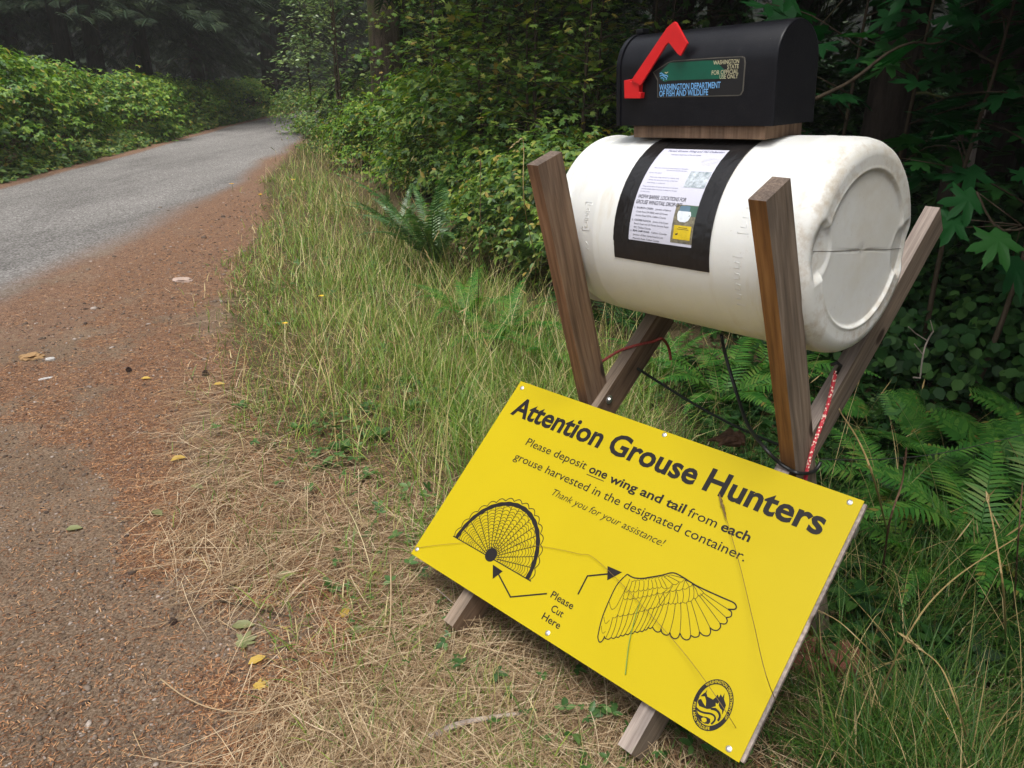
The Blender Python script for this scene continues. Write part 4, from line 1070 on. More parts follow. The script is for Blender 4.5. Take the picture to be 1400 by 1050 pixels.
# ---------------------------------------------------------------- saplings: thin stems with tiers of leaves
def sapling(name, x, y, h, leaf, size, mat, nb, per, label, cat='sapling', group=None, lean=(0, 0), reach=.9, z0=.25, flat=.8, droop=.0, r0=.016, nst=2):
    o = empty(name, (x, y, gz(x, y)), label, cat, group)
    mb = MB(); P = []; X = []
    for s_ in range(nst):
        a0 = rng.uniform(0, 6.28); top = Vector((lean[0] + .25 * s_ * math.cos(a0), lean[1] + .25 * s_ * math.sin(a0), h * (1 - .12 * s_)))
        sp = smoothpts([(0, 0, -.05), tuple(top * .35 + Vector((.06 * math.cos(a0), .06 * math.sin(a0), 0))), tuple(top * .7), tuple(top)], 6)
        mb.tube(sp, [r0 * (1 - .9 * i / (len(sp) - 1)) + .002 for i in range(len(sp))], 6)
        for b in range(nb):
            t = z0 + (1 - z0) * (b + rng.uniform(0, 1)) / nb
            i = min(int(t * (len(sp) - 1)), len(sp) - 2); p = Vector(sp[i]).lerp(Vector(sp[i + 1]), t * (len(sp) - 1) - i)
            a = rng.uniform(0, 6.28); ln = reach * (1.1 - .75 * t) * rng.uniform(.6, 1.2)
            e = p + Vector((math.cos(a) * ln, math.sin(a) * ln, ln * rng.uniform(.0, .5) - droop)); mid = (p + e) / 2 + Vector((0, 0, .08 * ln))
            bp = smoothpts([tuple(p), tuple(mid), tuple(e)], 4); mb.tube(bp, [.0055 * (1 - .09 * q_) for q_ in range(len(bp))], 4, cap=False)
            for q_ in range(per):
                k = rng.uniform(.2, 1.05); j = min(int(k * (len(bp) - 1)), len(bp) - 2); c = np.array(bp[j]) + rng.normal(0, .06 * reach + size * .3, 3) * np.array([1, 1, .5])
                P.append(c); X.append((math.cos(a + rng.normal(0, .9)), math.sin(a + rng.normal(0, .9)), rng.normal(-.12, .2)))
    P = np.array(P); X = np.array(X); n = len(P)
    Nn = norm(np.array([0, 0, flat]) + rvec(n, .35)); T, q, tr = leaf
    V, fs = scatter(T, q, tr, P, X, Nn, size * rng.uniform(.6, 1.25, n))
    link('foliage', mesh_np('foliage', V, fs, mat), o); mb.build('stem', M_stem, o, smooth=True)
    return o
sapling('alder_sapling', xat(470, 15.5), 15.5, 4.2, LL, .088, M_leaf_alder, 38, 14, 'slim young alder with small pale glinting leaves beside the misty road end', reach=1.5, z0=.18, nst=3, r0=.03)
sapling('alder_sapling', xat(425, 20), 20, 3.6, LL, .11, M_leaf_alder, 36, 20, 'hazy young alder farther back at the road end', reach=1.3, z0=.15, nst=2, r0=.025)
vm = [(600, 11.5, 3.6, M_leaf_mid, 'vine maple sapling with dark stems right of the mossy trunk'), (665, 9.3, 3.2, M_leaf_mid, 'leafy sapling arching over the shrubs in the middle of the bank'),
      (735, 8.6, 3.4, M_leaf_mid, 'sapling with two thin dark forked stems left of the mailbox'), (800, 7.6, 3.0, M_leaf_mid, 'shaded sapling just left of the red mailbox flag'), (880, 8.0, 3.4, M_leaf_dark, 'dark sapling behind the mailbox'),
      (700, 12.5, 4.2, M_leaf_mid, 'taller sapling deep in the bank behind the forked stems'), (560, 14.5, 4.0, M_leaf_mid, 'sapling standing right behind the mossy trunk'), (780, 11, 4.2, M_leaf_dark, 'dark tall sapling at the top of the bank left of the mailbox')]
for u, y, h, m, lab_ in vm:
    sapling('vine_maple_sapling', xat(u, y), y, h, LM, .062, m, 30, 15, lab_, reach=1.25, z0=.15, nst=3, r0=.02, group='vine maple saplings in the right bank')
big = [(1150, 4.6, 2.7, 'big-leaved maple sapling right behind the mailbox'), (1235, 4.2, 2.6, 'big-leaved maple sapling in front of the dark trunk'), (1340, 3.9, 2.5, 'big-leaved maple sapling at the upper right corner'), (1425, 3.7, 2.3, 'big-leaved maple sapling cut by the right edge')]
for u, y, h, lab_ in big:
    sapling('maple_sapling', xat(u, y, 1.4), y, h, LM, .150, M_maple, 13, 6, lab_, reach=.75, z0=.42, nst=1, r0=.014, flat=.9, group='big-leaved maple saplings in the shade', lean=(.15, .1))
# a maple twig hanging low at the right edge
o = empty('maple_branch', aty(1420, 300, 2.9), 'low maple branch with three big dark green leaves beside the end of the slanting board', 'branch')
P = [np.array(aty(u, v, y) - o.location) for u, v, y in ((1335, 262, 2.95), (1318, 300, 2.9), (1372, 315, 2.85), (1385, 350, 2.9), (1298, 312, 3.05))]
V, fs = scatter(T_map, None, F_map, np.array(P), np.array([(-.6, -.3, -.45), (-.8, -.2, -.2), (-.5, -.5, -.5), (.1, -.4, -.7), (-.8, 0, -.2)]), norm(np.array([(.1, -.75, .6)] * 5) + rvec(5, .15)), np.array([.125, .125, .14, .13, .09]))
link('leaves', mesh_np('leaves', V, fs, M_maple), o)
mb = MB(); mb.tube(smoothpts([(.5, .1, .15), (.1, 0, .03), tuple(P[2]), tuple(P[0])], 4), .004, 5)
for q_ in P: mb.tube([tuple(P[2] * .5), tuple(q_)], .002, 4)
mb.build('twig', M_stem, o)

# ---------------------------------------------------------------- ferns
T_pin = np.array([(0, -.10, 0), (.45, -.10, .03), (1, 0, -.06), (.45, .10, .03), (0, .10, 0)], float)
Q_pin = np.array([(0, 1, 2, 3)]); T_pinT = np.array([(0, 3, 4)])
T_pinnule = np.concatenate([xf(np.array([(0, -.14, 0), (.55, -.16, .02), (1, 0, -.03), (.55, .16, .02), (0, .14, 0)]), s_ * 1.15, .30 * (1 - .75 * (k / 9)) + .03, (.08 + .095 * k, 0, -.04 * (k / 9) ** 2)) for k in range(9) for s_ in (1, -1)] + [np.array([(0, -.02, 0), (.5, -.012, 0), (1, 0, -.05), (.5, .012, 0), (0, .02, 0)])])
Q_pinnule = np.concatenate([Q_pin + 5 * k for k in range(19)]); F_pinnule = np.concatenate([T_pinT + 5 * k for k in range(19)])
def frond_mesh(L_, n, plen, arch, tip, two=False, mat=None, wide=.35, start=.12, spread=72):
    """one frond: base at the origin, growing along +x and arching over"""
    t = np.linspace(0, 1, 40)
    a = arch[0] + (arch[1] - arch[0]) * t
    dx = np.cos(a) / 39 * L_; dz = np.sin(a) / 39 * L_
    x = np.concatenate([[0], np.cumsum(dx)[:-1]]); z = np.concatenate([[0], np.cumsum(dz)[:-1]])
    tk = np.linspace(start, .985, n)
    px, pz = np.interp(tk, t, x), np.interp(tk, t, z); an = np.interp(tk, t, a)
    u = (tk - start) / (1 - start)
    ln = plen * np.clip(np.minimum(u / wide + .35, 1), 0, 1) * (1 - np.clip((u - wide) / (1 - wide), 0, 1) ** tip * .94)
    parts = []
    for s_ in (1, -1):
        fwd = np.stack([np.cos(an), 0 * an, np.sin(an)], 1); nor = np.stack([-np.sin(an), 0 * an, np.cos(an)], 1); side_ = np.array([0, s_, 0])
        sp = R(spread) - u * .35
        X = fwd * np.cos(sp)[:, None] + side_ * np.sin(sp)[:, None] - nor * .12 + rvec(n, .05); Nn = nor + rvec(n, .09)
        P = np.stack([px, 0 * px, pz], 1)
        if two: parts.append(scatter(T_pinnule, Q_pinnule, F_pinnule, P, X, Nn, np.stack([ln, ln * 1.15, ln], 1)))
        else: parts.append(scatter(T_pin, Q_pin, T_pinT, P, X, Nn, np.stack([ln, np.full(n, L_ / n * 3.0), ln], 1)))
    V, fs = merge(parts)
    k = len(V); pts = [Vector((xx, 0, zz)) for xx, zz in zip(x[::3], z[::3])]
    mb = MB(); mb.tube(pts, [.0035 * (1 - .8 * i / len(pts)) for i in range(len(pts))], 4)
    V = np.concatenate([V, np.array([tuple(v) for v in mb.V])]); fs = fs + [np.array([f for f in mb.F if len(f) == 4]) + k]
    me_ = merge([(V, fs)])
    return mesh_np('frond', me_[0], me_[1], mat)
def fern(name, loc, fronds, n, rz0, label, group=None, tilt=0, sc=1.0, arc=(0, 6.283), cat='fern'):
    o = empty(name, loc, label, cat, group)
    for i in range(n):
        f = link('frond', fronds[i % len(fronds)], o)
        f.rotation_euler = (rng.normal(0, .18), rng.normal(0, .12) + tilt, rz0 + arc[0] + (arc[1] - arc[0]) * (i + rng.uniform(-.25, .25)) / n); s_ = sc * rng.uniform(.8, 1.12); f.scale = (s_, s_, s_)
    return o
SWF = [frond_mesh(.82, 34, .085, (R(78), R(a)), 1.6, False, M_fernblue, .30, .08) for a in (10, -5, 28)]
LADY = [frond_mesh(.56, 30, .085, (R(62), R(a)), 1.2, False, M_fern, .34, .10) for a in (-18, -5, -32)]
BRK = [frond_mesh(.62, 12, .24, (R(55), R(a)), 1.1, True, M_fern, .12, .3, 66) for a in (-12, -25)]
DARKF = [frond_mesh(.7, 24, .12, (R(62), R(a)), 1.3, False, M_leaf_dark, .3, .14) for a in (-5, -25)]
YEL = [frond_mesh(.4, 16, .08, (R(45), R(-50)), 1.3, False, M_fernyel, .3, .1)]
g = 'ferns around the stand'
def fl(u, v, dz=0): return ong(u, v, dz)
fern('sword_fern', fl(595, 372), SWF, 17, .2, 'large blue green sword fern with upright fronds left of the stand', g, sc=1.3)
fern('sword_fern', fl(720, 390), SWF, 11, .9, 'darker sword fern just left of the left post', g, sc=1.15)
fern('lady_fern', fl(985, 560), LADY, 10, .4, 'feathery green fern seen under the barrel between the two frames', g, sc=1.1)
fern('lady_fern', fl(1050, 530), LADY, 8, 1.1, 'green fern right behind the right post under the barrel', g, sc=1.1)
fern('sword_fern', fl(545, 335), SWF, 11, .5, 'smaller sword fern half hidden in the tall verge grass', g, sc=.85)
fern('lady_fern', fl(690, 470), LADY, 9, .3, 'feathery green fern in the grass left of the left post', g, sc=1.0)
fern('lady_fern', fl(745, 505), LADY, 8, 1.3, 'feathery green fern touching the left post above the sign', g, sc=.9)
fern('lady_fern', fl(640, 440), LADY, 8, 2.0, 'feathery green fern in front of the large sword fern', g, sc=.95)
fern('lady_fern', fl(1270, 800), LADY, 8, .2, 'low green fern in the grass just right of the sign edge', g, sc=.85)
fern('bracken', fl(1310, 655), BRK, 6, .3, 'wide bracken spreading flat green fronds at the right of the stand', g, sc=.95, tilt=.25)
fern('lady_fern', fl(1330, 770), LADY, 11, .6, 'arching fern with comb-like green fronds right of the sign', g, sc=1.12)
fern('lady_fern', fl(1215, 690), LADY, 9, 1.4, 'fern between the sign corner and the bracken', g, sc=.9)
fern('bracken', fl(1200, 600), BRK, 4, .9, 'small bracken behind the lower end of the slanting board', g, sc=.62, tilt=.2)
fern('lady_fern', fl(1420, 720), LADY, 8, 2.2, 'fern cut by the right edge of the photo', g, sc=1.0)
fern('bracken', fl(1400, 620), BRK, 5, 1.9, 'bracken at the right edge below the dark bushes', g, sc=.9, tilt=.2)
fern('withered_fern', fl(1262, 748), YEL, 5, .5, 'small yellowing fern with brown tips in the grass right of the sign', g)
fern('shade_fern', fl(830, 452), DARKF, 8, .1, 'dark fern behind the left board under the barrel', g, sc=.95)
fern('shade_fern', fl(905, 520), LADY, 8, .8, 'bright fern in the gap behind the top edge of the sign', g, sc=.8)

# ---------------------------------------------------------------- trees
def lathe_trunk(h, r, seed, flare=1.5, n=16, k=26, lean=(0, 0)):
    V = []; 
    for i in range(k):
        z = h * (i / (k - 1)) ** 1.5 - .15; t = max(z, 0) / h
        rr = r * (1 - .85 * t) * (1 + (flare - 1) * math.exp(-max(z, 0) / (r * 1.6)))
        for j in range(n):
            a = 2 * math.pi * j / n
            w_n = 1 + .10 * math.sin(3 * a + seed) * math.exp(-max(z, 0) / (r * 3)) + .05 * math.sin(7 * a + seed * 2 + z)
            V.append((rr * w_n * math.cos(a) + lean[0] * t * h, rr * w_n * math.sin(a) + lean[1] * t * h, z))
    F = [(i * n + j, i * n + (j + 1) % n, (i + 1) * n + (j + 1) % n, (i + 1) * n + j) for i in range(k - 1) for j in range(n)] + [tuple(range((k - 1) * n, k * n))]
    me = bpy.data.meshes.new('trunk'); me.from_pydata(V, [], F); me.polygons.foreach_set('use_smooth', np.ones(len(F), bool)); me.update(); return me
T_spray = np.concatenate([xf(T_leaf * np.array([1, .26, 1]), s_ * .85, .60 - .07 * k, (.16 * k, 0, -.02 * k)) for k in range(5) for s_ in (1, -1)] + [T_leaf * np.array([1.05, .16, 1])])
Q_spray = np.concatenate([Q_leaf + 6 * k for k in range(11)])
def crown_mesh(z0, h, reach, lev, nb, per, size, droop=.35):
    P = []; X = []; S = []
    for l in range(lev):
        t = l / (lev - 1); z = z0 + (h - z0) * t
        for b in range(nb):
            a = rng.uniform(0, 6.28); ln = reach * (1 - t) ** .75 * rng.uniform(.7, 1.15) + .25
            zz = z + rng.uniform(-.3, .3)
            for q_ in range(per):
                k = (q_ + rng.uniform(0, 1)) / per; k = .15 + .85 * k
                d = droop * ln * k ** 1.7
                lat = rng.normal(0, .16 * ln * (1 - .4 * k))
                P.append((math.cos(a) * ln * k - math.sin(a) * lat, math.sin(a) * ln * k + math.cos(a) * lat, zz - d + .12 * ln * k))
                a2 = a + (rng.choice((-1, 1)) * rng.uniform(.2, 1.0)); X.append((math.cos(a2), math.sin(a2), -.25 - droop * k)); S.append(size * rng.uniform(.7, 1.3) * (1 - .45 * t))
    P = np.array(P); n = len(P); V, fs = scatter(T_spray, Q_spray, None, P, np.array(X), norm(np.array([0, 0, 1]) + rvec(n, .3)), np.array(S))
    return mesh_np('crown', V, fs, M_needles)
CR_low = [crown_mesh(2.2, 19, 3.0, 26, 5, 60, .30, .60) for _ in range(2)]
CR_high = [crown_mesh(4.6, 24, 3.7, 26, 6, 90, .36, .55) for _ in range(2)]
TRK = [lathe_trunk(19, .22, 1), lathe_trunk(24, .32, 2), lathe_trunk(24, .26, 4)]
for m in TRK: m.materials.append(M_bark)
SNAGS = []
for k in range(12):
    snag = MB(); a = rng.uniform(0, 6.28); z = rng.uniform(.9, 4.2); ln = rng.uniform(.6, 1.7)
    snag.tube(smoothpts([(.1 * math.cos(a), .1 * math.sin(a), z), (.5 * ln * math.cos(a), .5 * ln * math.sin(a), z - .03), (ln * math.cos(a), ln * math.sin(a), z - .45 * ln)], 3), [.018, .016, .014, .011, .009, .007, .004], 5)
    q_ = bpy.data.meshes.new('dead_branch'); q_.from_pydata([tuple(v) for v in snag.V], [], snag.F); q_.materials.append(M_bark_moss); SNAGS.append(q_)
def conifer(x, y, kind, s, label, group, rz=None, name='conifer', snags=False):
    o = empty(name, (x, y, gz(x, y) - .05), label, 'tree', group, rng.uniform(0, 6.28) if rz is None else rz); o.scale = (s, s, s)
    link('trunk', TRK[kind % 3], o); link('crown', (CR_low if kind == 0 else CR_high)[int(rng.integers(0, 2))], o); 
    if snags:
        for k in range(6): link('dead_branch', SNAGS[(k * 2 + kind) % len(SNAGS)], o)
    return o
GL, GR, GF = 'dark conifers behind the left hedge', 'dark conifers in the wood on the right', 'misty conifers closing the far end of the road'
# named near trees
pa = conifer(xat(88, 26.0, 2), 26.0, 1, .85, 'thick dark conifer trunk, left one of the pair behind the left hedge', GL, snags=True)
pb = conifer(xat(130, 26.6, 2), 26.6, 1, .85, 'thick dark conifer trunk, right one of the pair behind the left hedge', GL, snags=True)
conifer(xat(195, 29, 2), 29, 0, 1.2, 'conifer with low drooping boughs hanging over the middle of the left hedge', GL, snags=True)
conifer(xat(268, 36, 2), 36, 0, 1.25, 'conifer with drooping boughs over the far half of the left hedge', GL, snags=True)
conifer(xat(20, 28, 2), 28, 0, 1.1, 'dim conifer in the upper left corner behind the hedge', GL, snags=True)
pa.children[0].scale = (2.0, 2.0, 1); pb.children[0].scale = (1.75, 1.75, 1)
mt = conifer(xat(527, 14.2, 2), 14.2, 1, .95, 'mossy conifer trunk rising behind the alder sapling and shrubs', GR, name='mossy_conifer', snags=True)
mt.children[0].data = TRK[1].copy(); mt.children[0].data.materials.clear(); mt.children[0].data.materials.append(M_bark_moss)
conifer(xat(920, 8.6, 2), 8.6, 2, .85, 'dark trunk rising right behind the top of the mailbox', GR)
conifer(xat(1225, 6.6, 1.5), 6.6, 2, .72, 'dark furrowed trunk in the wood between the mailbox and the stump', GR, snags=True)
conifer(xat(1395, 7.5, 1.5), 7.5, 2, .8, 'dim trunk in the upper right corner', GR)
# the rest of the wood; these are told apart by nothing in the picture
left_far = [(-20, 10.5), (-20, 14), (-19, 22.5), (-22, 19), (-17, 28.5), (-20, 25), (-21, 31), (-25, 16), (-24, 21), (-14.5, 40), (-19, 42)]
for i, (x, y) in enumerate(left_far): conifer(x, y, 0 if i % 2 else 2, rng.uniform(.85, 1.15), 'dark conifer lost in the gloom behind the left hedge', GL + ' lost in the gloom')
right_far = [(-.6, 17.5), (1.2, 14.5), (3.0, 12), (.8, 20), (4.6, 10), (3.2, 17), (6.3, 8.2), (6.0, 13), (8, 10.5), (5.2, 5.6), (8.3, 6.5), (-1.0, 23), (.5, 27), (2.5, 24), (6.5, 19), (10, 15), (11, 9), (7, 3.4), (10.5, 4.5), (-1.6, 31), (-2.4, 37), (1, 32), (5.5, 28), (4.3, 7.4), (9, 21)]
for i, (x, y) in enumerate(right_far): conifer(x, y, (0, 2, 1)[i % 3] if y > 14 else (2, 1)[i % 2], rng.uniform(.8, 1.1), 'dark conifer deep in the wood on the right', GR + ' deep in the shade')
for x, y, lab_ in ((4.3, 2.6, 'unseen conifer added outside the right edge to shade the bracken'), (4.9, .2, 'unseen conifer added right of the camera for shade'), (4.0, -2.6, 'unseen conifer added behind the right shoulder of the camera for shade'), (6.6, 1.2, 'unseen conifer added further right of the camera for shade')):
    conifer(x, y, 1, .95, lab_, GR + ' added unseen beside the camera for shade')  # out of view, added so their crowns darken the wood on the right
far = [(-12.5, 46), (-10.5, 52), (-8.3, 58), (-6.0, 62), (-12, 60), (-3.4, 55), (-1.2, 49), (-2.0, 41), (-14.5, 52), (-9.5, 66), (1.5, 44), (-16, 58), (-5, 70), (-11.5, 39.5), (-4.2, 47)]
for i, (x, y) in enumerate(far): conifer(x, y, 1 if i % 2 else 2, rng.uniform(.95, 1.25), 'pale misty conifer closing the far end of the road', GF)
# broken stump with a snapped top
o = empty('stump', (xat(1312, 5.6, .8), 5.6, gz(xat(1312, 5.6, .8), 5.6)), 'broken dark stump with a jagged pale top at the right of the barrel', 'stump')
mb = MB(); n = 14; V = []
for z, r in ((-.1, .20), (.2, .15), (.6, .125), (1.0, .115), (1.3, .11)):
    for j in range(n): V.append((r * math.cos(6.283 * j / n) * (1 + .1 * math.sin(3 * j)), r * math.sin(6.283 * j / n), z + (rng.uniform(-.05, .28) if z > 1.2 else 0)))
F = [(i * n + j, i * n + (j + 1) % n, (i + 1) * n + (j + 1) % n, (i + 1) * n + j) for i in range(4) for j in range(n)]; V.append((0, 0, 1.15)); F += [(4 * n + j, 4 * n + (j + 1) % n, 5 * n) for j in range(n)]
mb.add(V, F); mb.build('trunk', M_bark, o, smooth=True)
mb = MB(); mb.tube([(0, -.10, 1.0), (-.02, -.13, 1.25), (.02, -.12, 1.42)], [.03, .022, .004], 5); mb.build('splinter', M_w_pale, o)
# bare arching branch above the right end of the barrel, and thin bare twigs over the dark bushes
def stick(name, pts, r, mat, label, cat='branch', group=None):
    mb = MB(); sm = smoothpts([tuple(p) for p in pts], 5); mb.tube(sm, [r * (1 - .6 * i / len(sm)) for i in range(len(sm))], 6); return tag(mb.build(name, mat, None, smooth=True), label, cat, group)
stick('bare_branch', [aty(1115, 135, 3.4), aty(1165, 110, 3.5), aty(1215, 72, 3.7), aty(1250, 58, 3.8), aty(1275, 60, 3.9), aty(1310, 50, 4.0)], .009, M_stem, 'thin bare branch arching up right of the mailbox')
mb = MB(); b0 = [aty(1258, 517, 3.3), aty(1262, 485, 3.3), aty(1268, 466, 3.32), aty(1276, 453, 3.3)]
mb.tube(smoothpts([tuple(p) for p in b0], 3), .0035, 5); mb.tube([b0[2], aty(1252, 456, 3.3), aty(1242, 447, 3.28)], .0025, 4); mb.tube([b0[1], aty(1250, 470, 3.3)], .002, 4); mb.tube([b0[3], aty(1272, 438, 3.3)], .002, 4); mb.tube([b0[0], aty(1249, 516, 3.25)], .004, 4)
tag(mb.build('bare_twig', M_stick, None), 'pale forked bare twig in front of the dark bushes on the right', 'twig')

# far wood that reads as one mass
n = 130000
a = np.where(rng.uniform(0, 1, n) < .7, rng.uniform(-.85, .85, n), rng.uniform(0, 2 * np.pi, n)); rr = rng.uniform(72, 92, n); P = np.stack([rr * np.sin(a), rr * np.cos(a) + 5, rng.uniform(0, 1, n) * np.where(rng.uniform(0, 1, n) < .65, 15, 30)], 1)
V, fs = scatter(T_leaf * np.array([1, .7, 1]), Q_leaf, None, P, rvec(n) * np.array([1, 1, .35]) + np.array([0, 0, -.3]), rvec(n) * np.array([1, 1, .6]), rng.uniform(.7, 1.7, n))
fw = link('far_wood', mesh_np('far_wood', V, fs, M_needles)); tag(fw, 'dim far conifer wood closing every gap behind the trees', 'wood', kind='stuff')
# understory mass of the wood floor
n = 55000
u = rng.uniform(-1, 1, n)
P1 = np.stack([rng.uniform(-2.5, 16, n), rng.uniform(5, 40, n)], 1)
P2_ = np.stack([rng.uniform(-26, -10.2, n), rng.uniform(5, 48, n)], 1); k = rng.uniform(0, 1, n) < .6; P = np.where(k[:, None], P1, P2_)
ok = ((P[:, 0] > xg(P[:, 1]) + 3.2) | (P[:, 0] < xl(P[:, 1]) - 2.0)) & ~((P[:, 1] < 6.3) & (P[:, 0] < 4))
P = P[ok]; n = len(P); hgt = (.9 + 1.9 * sstep(4.5, 8, P[:, 0] - xg(P[:, 1])) * (P[:, 0] > -6)) * fbm(P[:, 0] * .5, P[:, 1] * .5, 41) * rng.uniform(.05, 1.4, n)
P = np.concatenate([P, (gh(P[:, 0], P[:, 1]) + hgt)[:, None]], 1)
V, fs = scatter(T_tri, Q_tri, None, P, rvec(n) * np.array([1, 1, .25]), norm(np.array([0, 0, 1.2]) + rvec(n, .5)), rng.uniform(.16, .32, n))
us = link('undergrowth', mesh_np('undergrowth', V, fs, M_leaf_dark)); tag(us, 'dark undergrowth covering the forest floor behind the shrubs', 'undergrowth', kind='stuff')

# ---------------------------------------------------------------- grasses
def blades(P, H, W, lean, az, bend, k=4):
    """curved tapering blades: P (n,3) roots, H heights, W widths, lean (radians from vertical at root), az azimuth, bend extra lean at tip"""
    n = len(P); t = np.linspace(0, 1, k + 1)
    ang = lean[:, None] + bend[:, None] * t[None]
    dl = (H / k)[:, None]
    hz = np.concatenate([np.zeros((n, 1)), np.cumsum(np.sin(ang[:, :-1] + ang[:, 1:] * 0) * dl, 1)], 1); vz = np.concatenate([np.zeros((n, 1)), np.cumsum(np.cos(ang[:, :-1]) * dl, 1)], 1)
    ca, sa_ = np.cos(az), np.sin(az); tw = az + np.pi / 2 + rng.normal(0, .5, n)
    wx, wy = np.cos(tw), np.sin(tw)
    wd = W[:, None] * (1 - t[None] ** 1.6) * .5 + .00012
    C = np.stack([P[:, 0:1] + hz * ca[:, None], P[:, 1:2] + hz * sa_[:, None], P[:, 2:3] + vz], -1)
    O = np.stack([wx[:, None] * wd, wy[:, None] * wd, 0 * wd], -1)
    V = np.stack([C - O, C + O], 2).reshape(n, -1, 3); m = 2 * (k + 1)
    q = np.array([(2 * i, 2 * i + 1, 2 * i + 3, 2 * i + 2) for i in range(k)])
    F = (q[None] + (np.arange(n) * m)[:, None, None]).reshape(-1, 4)
    return V.reshape(-1, 3), [F]
def sample(n, x0, x1, y0, y1, pw=1.6):
    """denser close to the camera"""
    u = rng.uniform(0, 1, n); a, b = y0 ** (1 - pw), y1 ** (1 - pw); y = (a + (b - a) * u) ** (1 / (1 - pw))
    return rng.uniform(x0, x1, n), y
def in_view(x, y, z=0, mg=220):
    zc = y * cp + (CAMZ - z) * sp_; u = 700 + 1060 * x / zc; v = 525 + 1060 * (-y * sp_ + (CAMZ - z) * cp) / zc
    return (u > -mg) & (u < 1400 + mg) & (v < 1050 + mg * 2) & (zc > .3)
# line where the shrubs begin
SE = np.array([(2.3, 1.0), (1.75, 1.8), (1.15, 2.35), (.95, 3.0), (.8, 3.9), (.35, 4.7), (-.35, 6.2), (-1.0, 7.4), (-1.75, 8.6), (-2.3, 10), (-3.1, 12.5), (-4.0, 18), (-5, 25)], float)
def xs_(y): return np.interp(y, SE[:, 1], SE[:, 0])
def green_zone(x, y):
    """0 dry straw verge by the tracks, 1 green grass"""
    e = x - xg(y); f = fbm(x * 1.1, y * 1.1, 51)
    g = sstep(.15, .9, e + (f - .5) * 1.1 + sstep(2.2, 4.2, y) * .45 - sstep(2.7, 1.6, y) * .75 * sstep(.9, .0, x))
    return g * (1 - .66 * sstep(3.2, 2.5, y + .5 * (f - .5)) * sstep(.75, .35, x))
def under_sign(x, y):
    """ground the leaning sign covers, plus a little in front of it"""
    dx, dy = x - SB.x, y - SB.y; a_ = dx * SX.x + dy * SX.y; b_ = dx * sn.x + dy * sn.y
    return (a_ > -.05) & (a_ < SW * SK + .03) & (b_ > -.10) & (b_ < SH * SK * .80)
# short grass over the whole verge
x, y = sample(430000, -6, 4.2, 1.0, 24, 2.1)
f = fbm(x * 2.3, y * 2.3, 61); gz_ = green_zone(x, y); e = x - xg(y)
dens = sstep(-.10, .55, e + .5 * (fbm(x * 3, y * 3, 64) - .5)) * (.16 + .9 * gz_) * (.14 + 1.15 * sstep(.38, .64, f)) * sstep(.5, -.4, x - xs_(y)) * np.where(x > .55 + .12 * (y - 1.6), .55 * sstep(.36, .56, fbm(x * 4, y * 4, 67)) + .12, 1) + .05 * sstep(-.05, .1, e) * (y < 6)
k = (rng.uniform(0, 1, len(x)) < dens) & in_view(x, y); x, y, gz_, e = x[k], y[k], gz_[k], e[k]; n = len(x)
us_ = under_sign(x, y); P = np.stack([x, y, gh(x, y) - .004], 1)
tall = sstep(.3, 1.6, e) * (.4 + fbm(x * .8, y * .8, 66)) + .5 * sstep(4.5, 8, y) * sstep(.1, .6, e)
H = rng.uniform(.035, .12, n) * (1 + 2.5 * tall); H = np.where(us_, np.minimum(H, .06), H); W = rng.uniform(.0018, .0052, n) * (.8 + .09 * y)
V, fs = blades(P, H, W, np.abs(rng.normal(.45, .45, n)), rng.uniform(0, 6.28, n), rng.uniform(.2, 2.0, n))
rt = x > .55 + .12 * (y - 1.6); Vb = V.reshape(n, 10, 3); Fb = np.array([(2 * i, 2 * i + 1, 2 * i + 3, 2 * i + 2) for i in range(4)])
for nm, kk, mt_, lb_ in (('grass', ~rt, M_grassgreen, 'green and yellowing grass growing over the verge left of the sign'), ('shade_grass', rt, M_grass_shaded, 'grass right of the sign, tree shade painted into its darker green')):
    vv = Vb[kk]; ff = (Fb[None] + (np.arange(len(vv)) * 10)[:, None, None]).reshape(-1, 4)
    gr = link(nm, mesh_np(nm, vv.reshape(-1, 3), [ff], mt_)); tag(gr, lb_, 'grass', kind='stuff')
NG = n
# longer mixed grass, seeding and half dry
x, y = sample(80000, -6, 3.4, 1.35, 24, 1.9)
f = fbm(x * 1.2 + 5, y * 1.2, 71); e = x - xg(y)
dens = sstep(.15, .9, e) * sstep(.30, .56, f) * sstep(.5, -.3, x - xs_(y)) * (1 - .92 * sstep(3.1, 2.4, y) * sstep(.8, .4, x))
k = (rng.uniform(0, 1, len(x)) < dens) & in_view(x, y) & ~under_sign(x, y); x, y, e = x[k], y[k], e[k]; n = len(x)
P = np.stack([x, y, gh(x, y) - .01], 1)
H = rng.uniform(.16, .52, n) * (.70 + .55 * sstep(.3, 1.6, e)); W = rng.uniform(.0014, .0036, n) * (.75 + .085 * y)
V, fs = blades(P, H, W, np.abs(rng.normal(.36, .34, n)), rng.uniform(0, 6.28, n), rng.uniform(.1, 1.5, n), 5)
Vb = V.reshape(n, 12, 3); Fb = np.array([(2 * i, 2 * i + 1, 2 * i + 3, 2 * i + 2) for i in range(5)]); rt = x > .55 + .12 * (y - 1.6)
for nm, kk, mt_, lb_ in (('long_grass', ~rt, M_grass, 'longer half dry grass between the verge and the shrubs'), ('long_shade_grass', rt & (rng.uniform(0, 1, n) < .30), M_grass_shaded, 'longer grass mixed among the ferns on the right, shade painted into its dark green')):
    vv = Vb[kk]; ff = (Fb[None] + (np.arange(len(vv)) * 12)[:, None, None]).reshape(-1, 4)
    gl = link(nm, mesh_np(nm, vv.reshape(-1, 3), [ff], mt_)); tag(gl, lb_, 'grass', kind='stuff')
NL = n
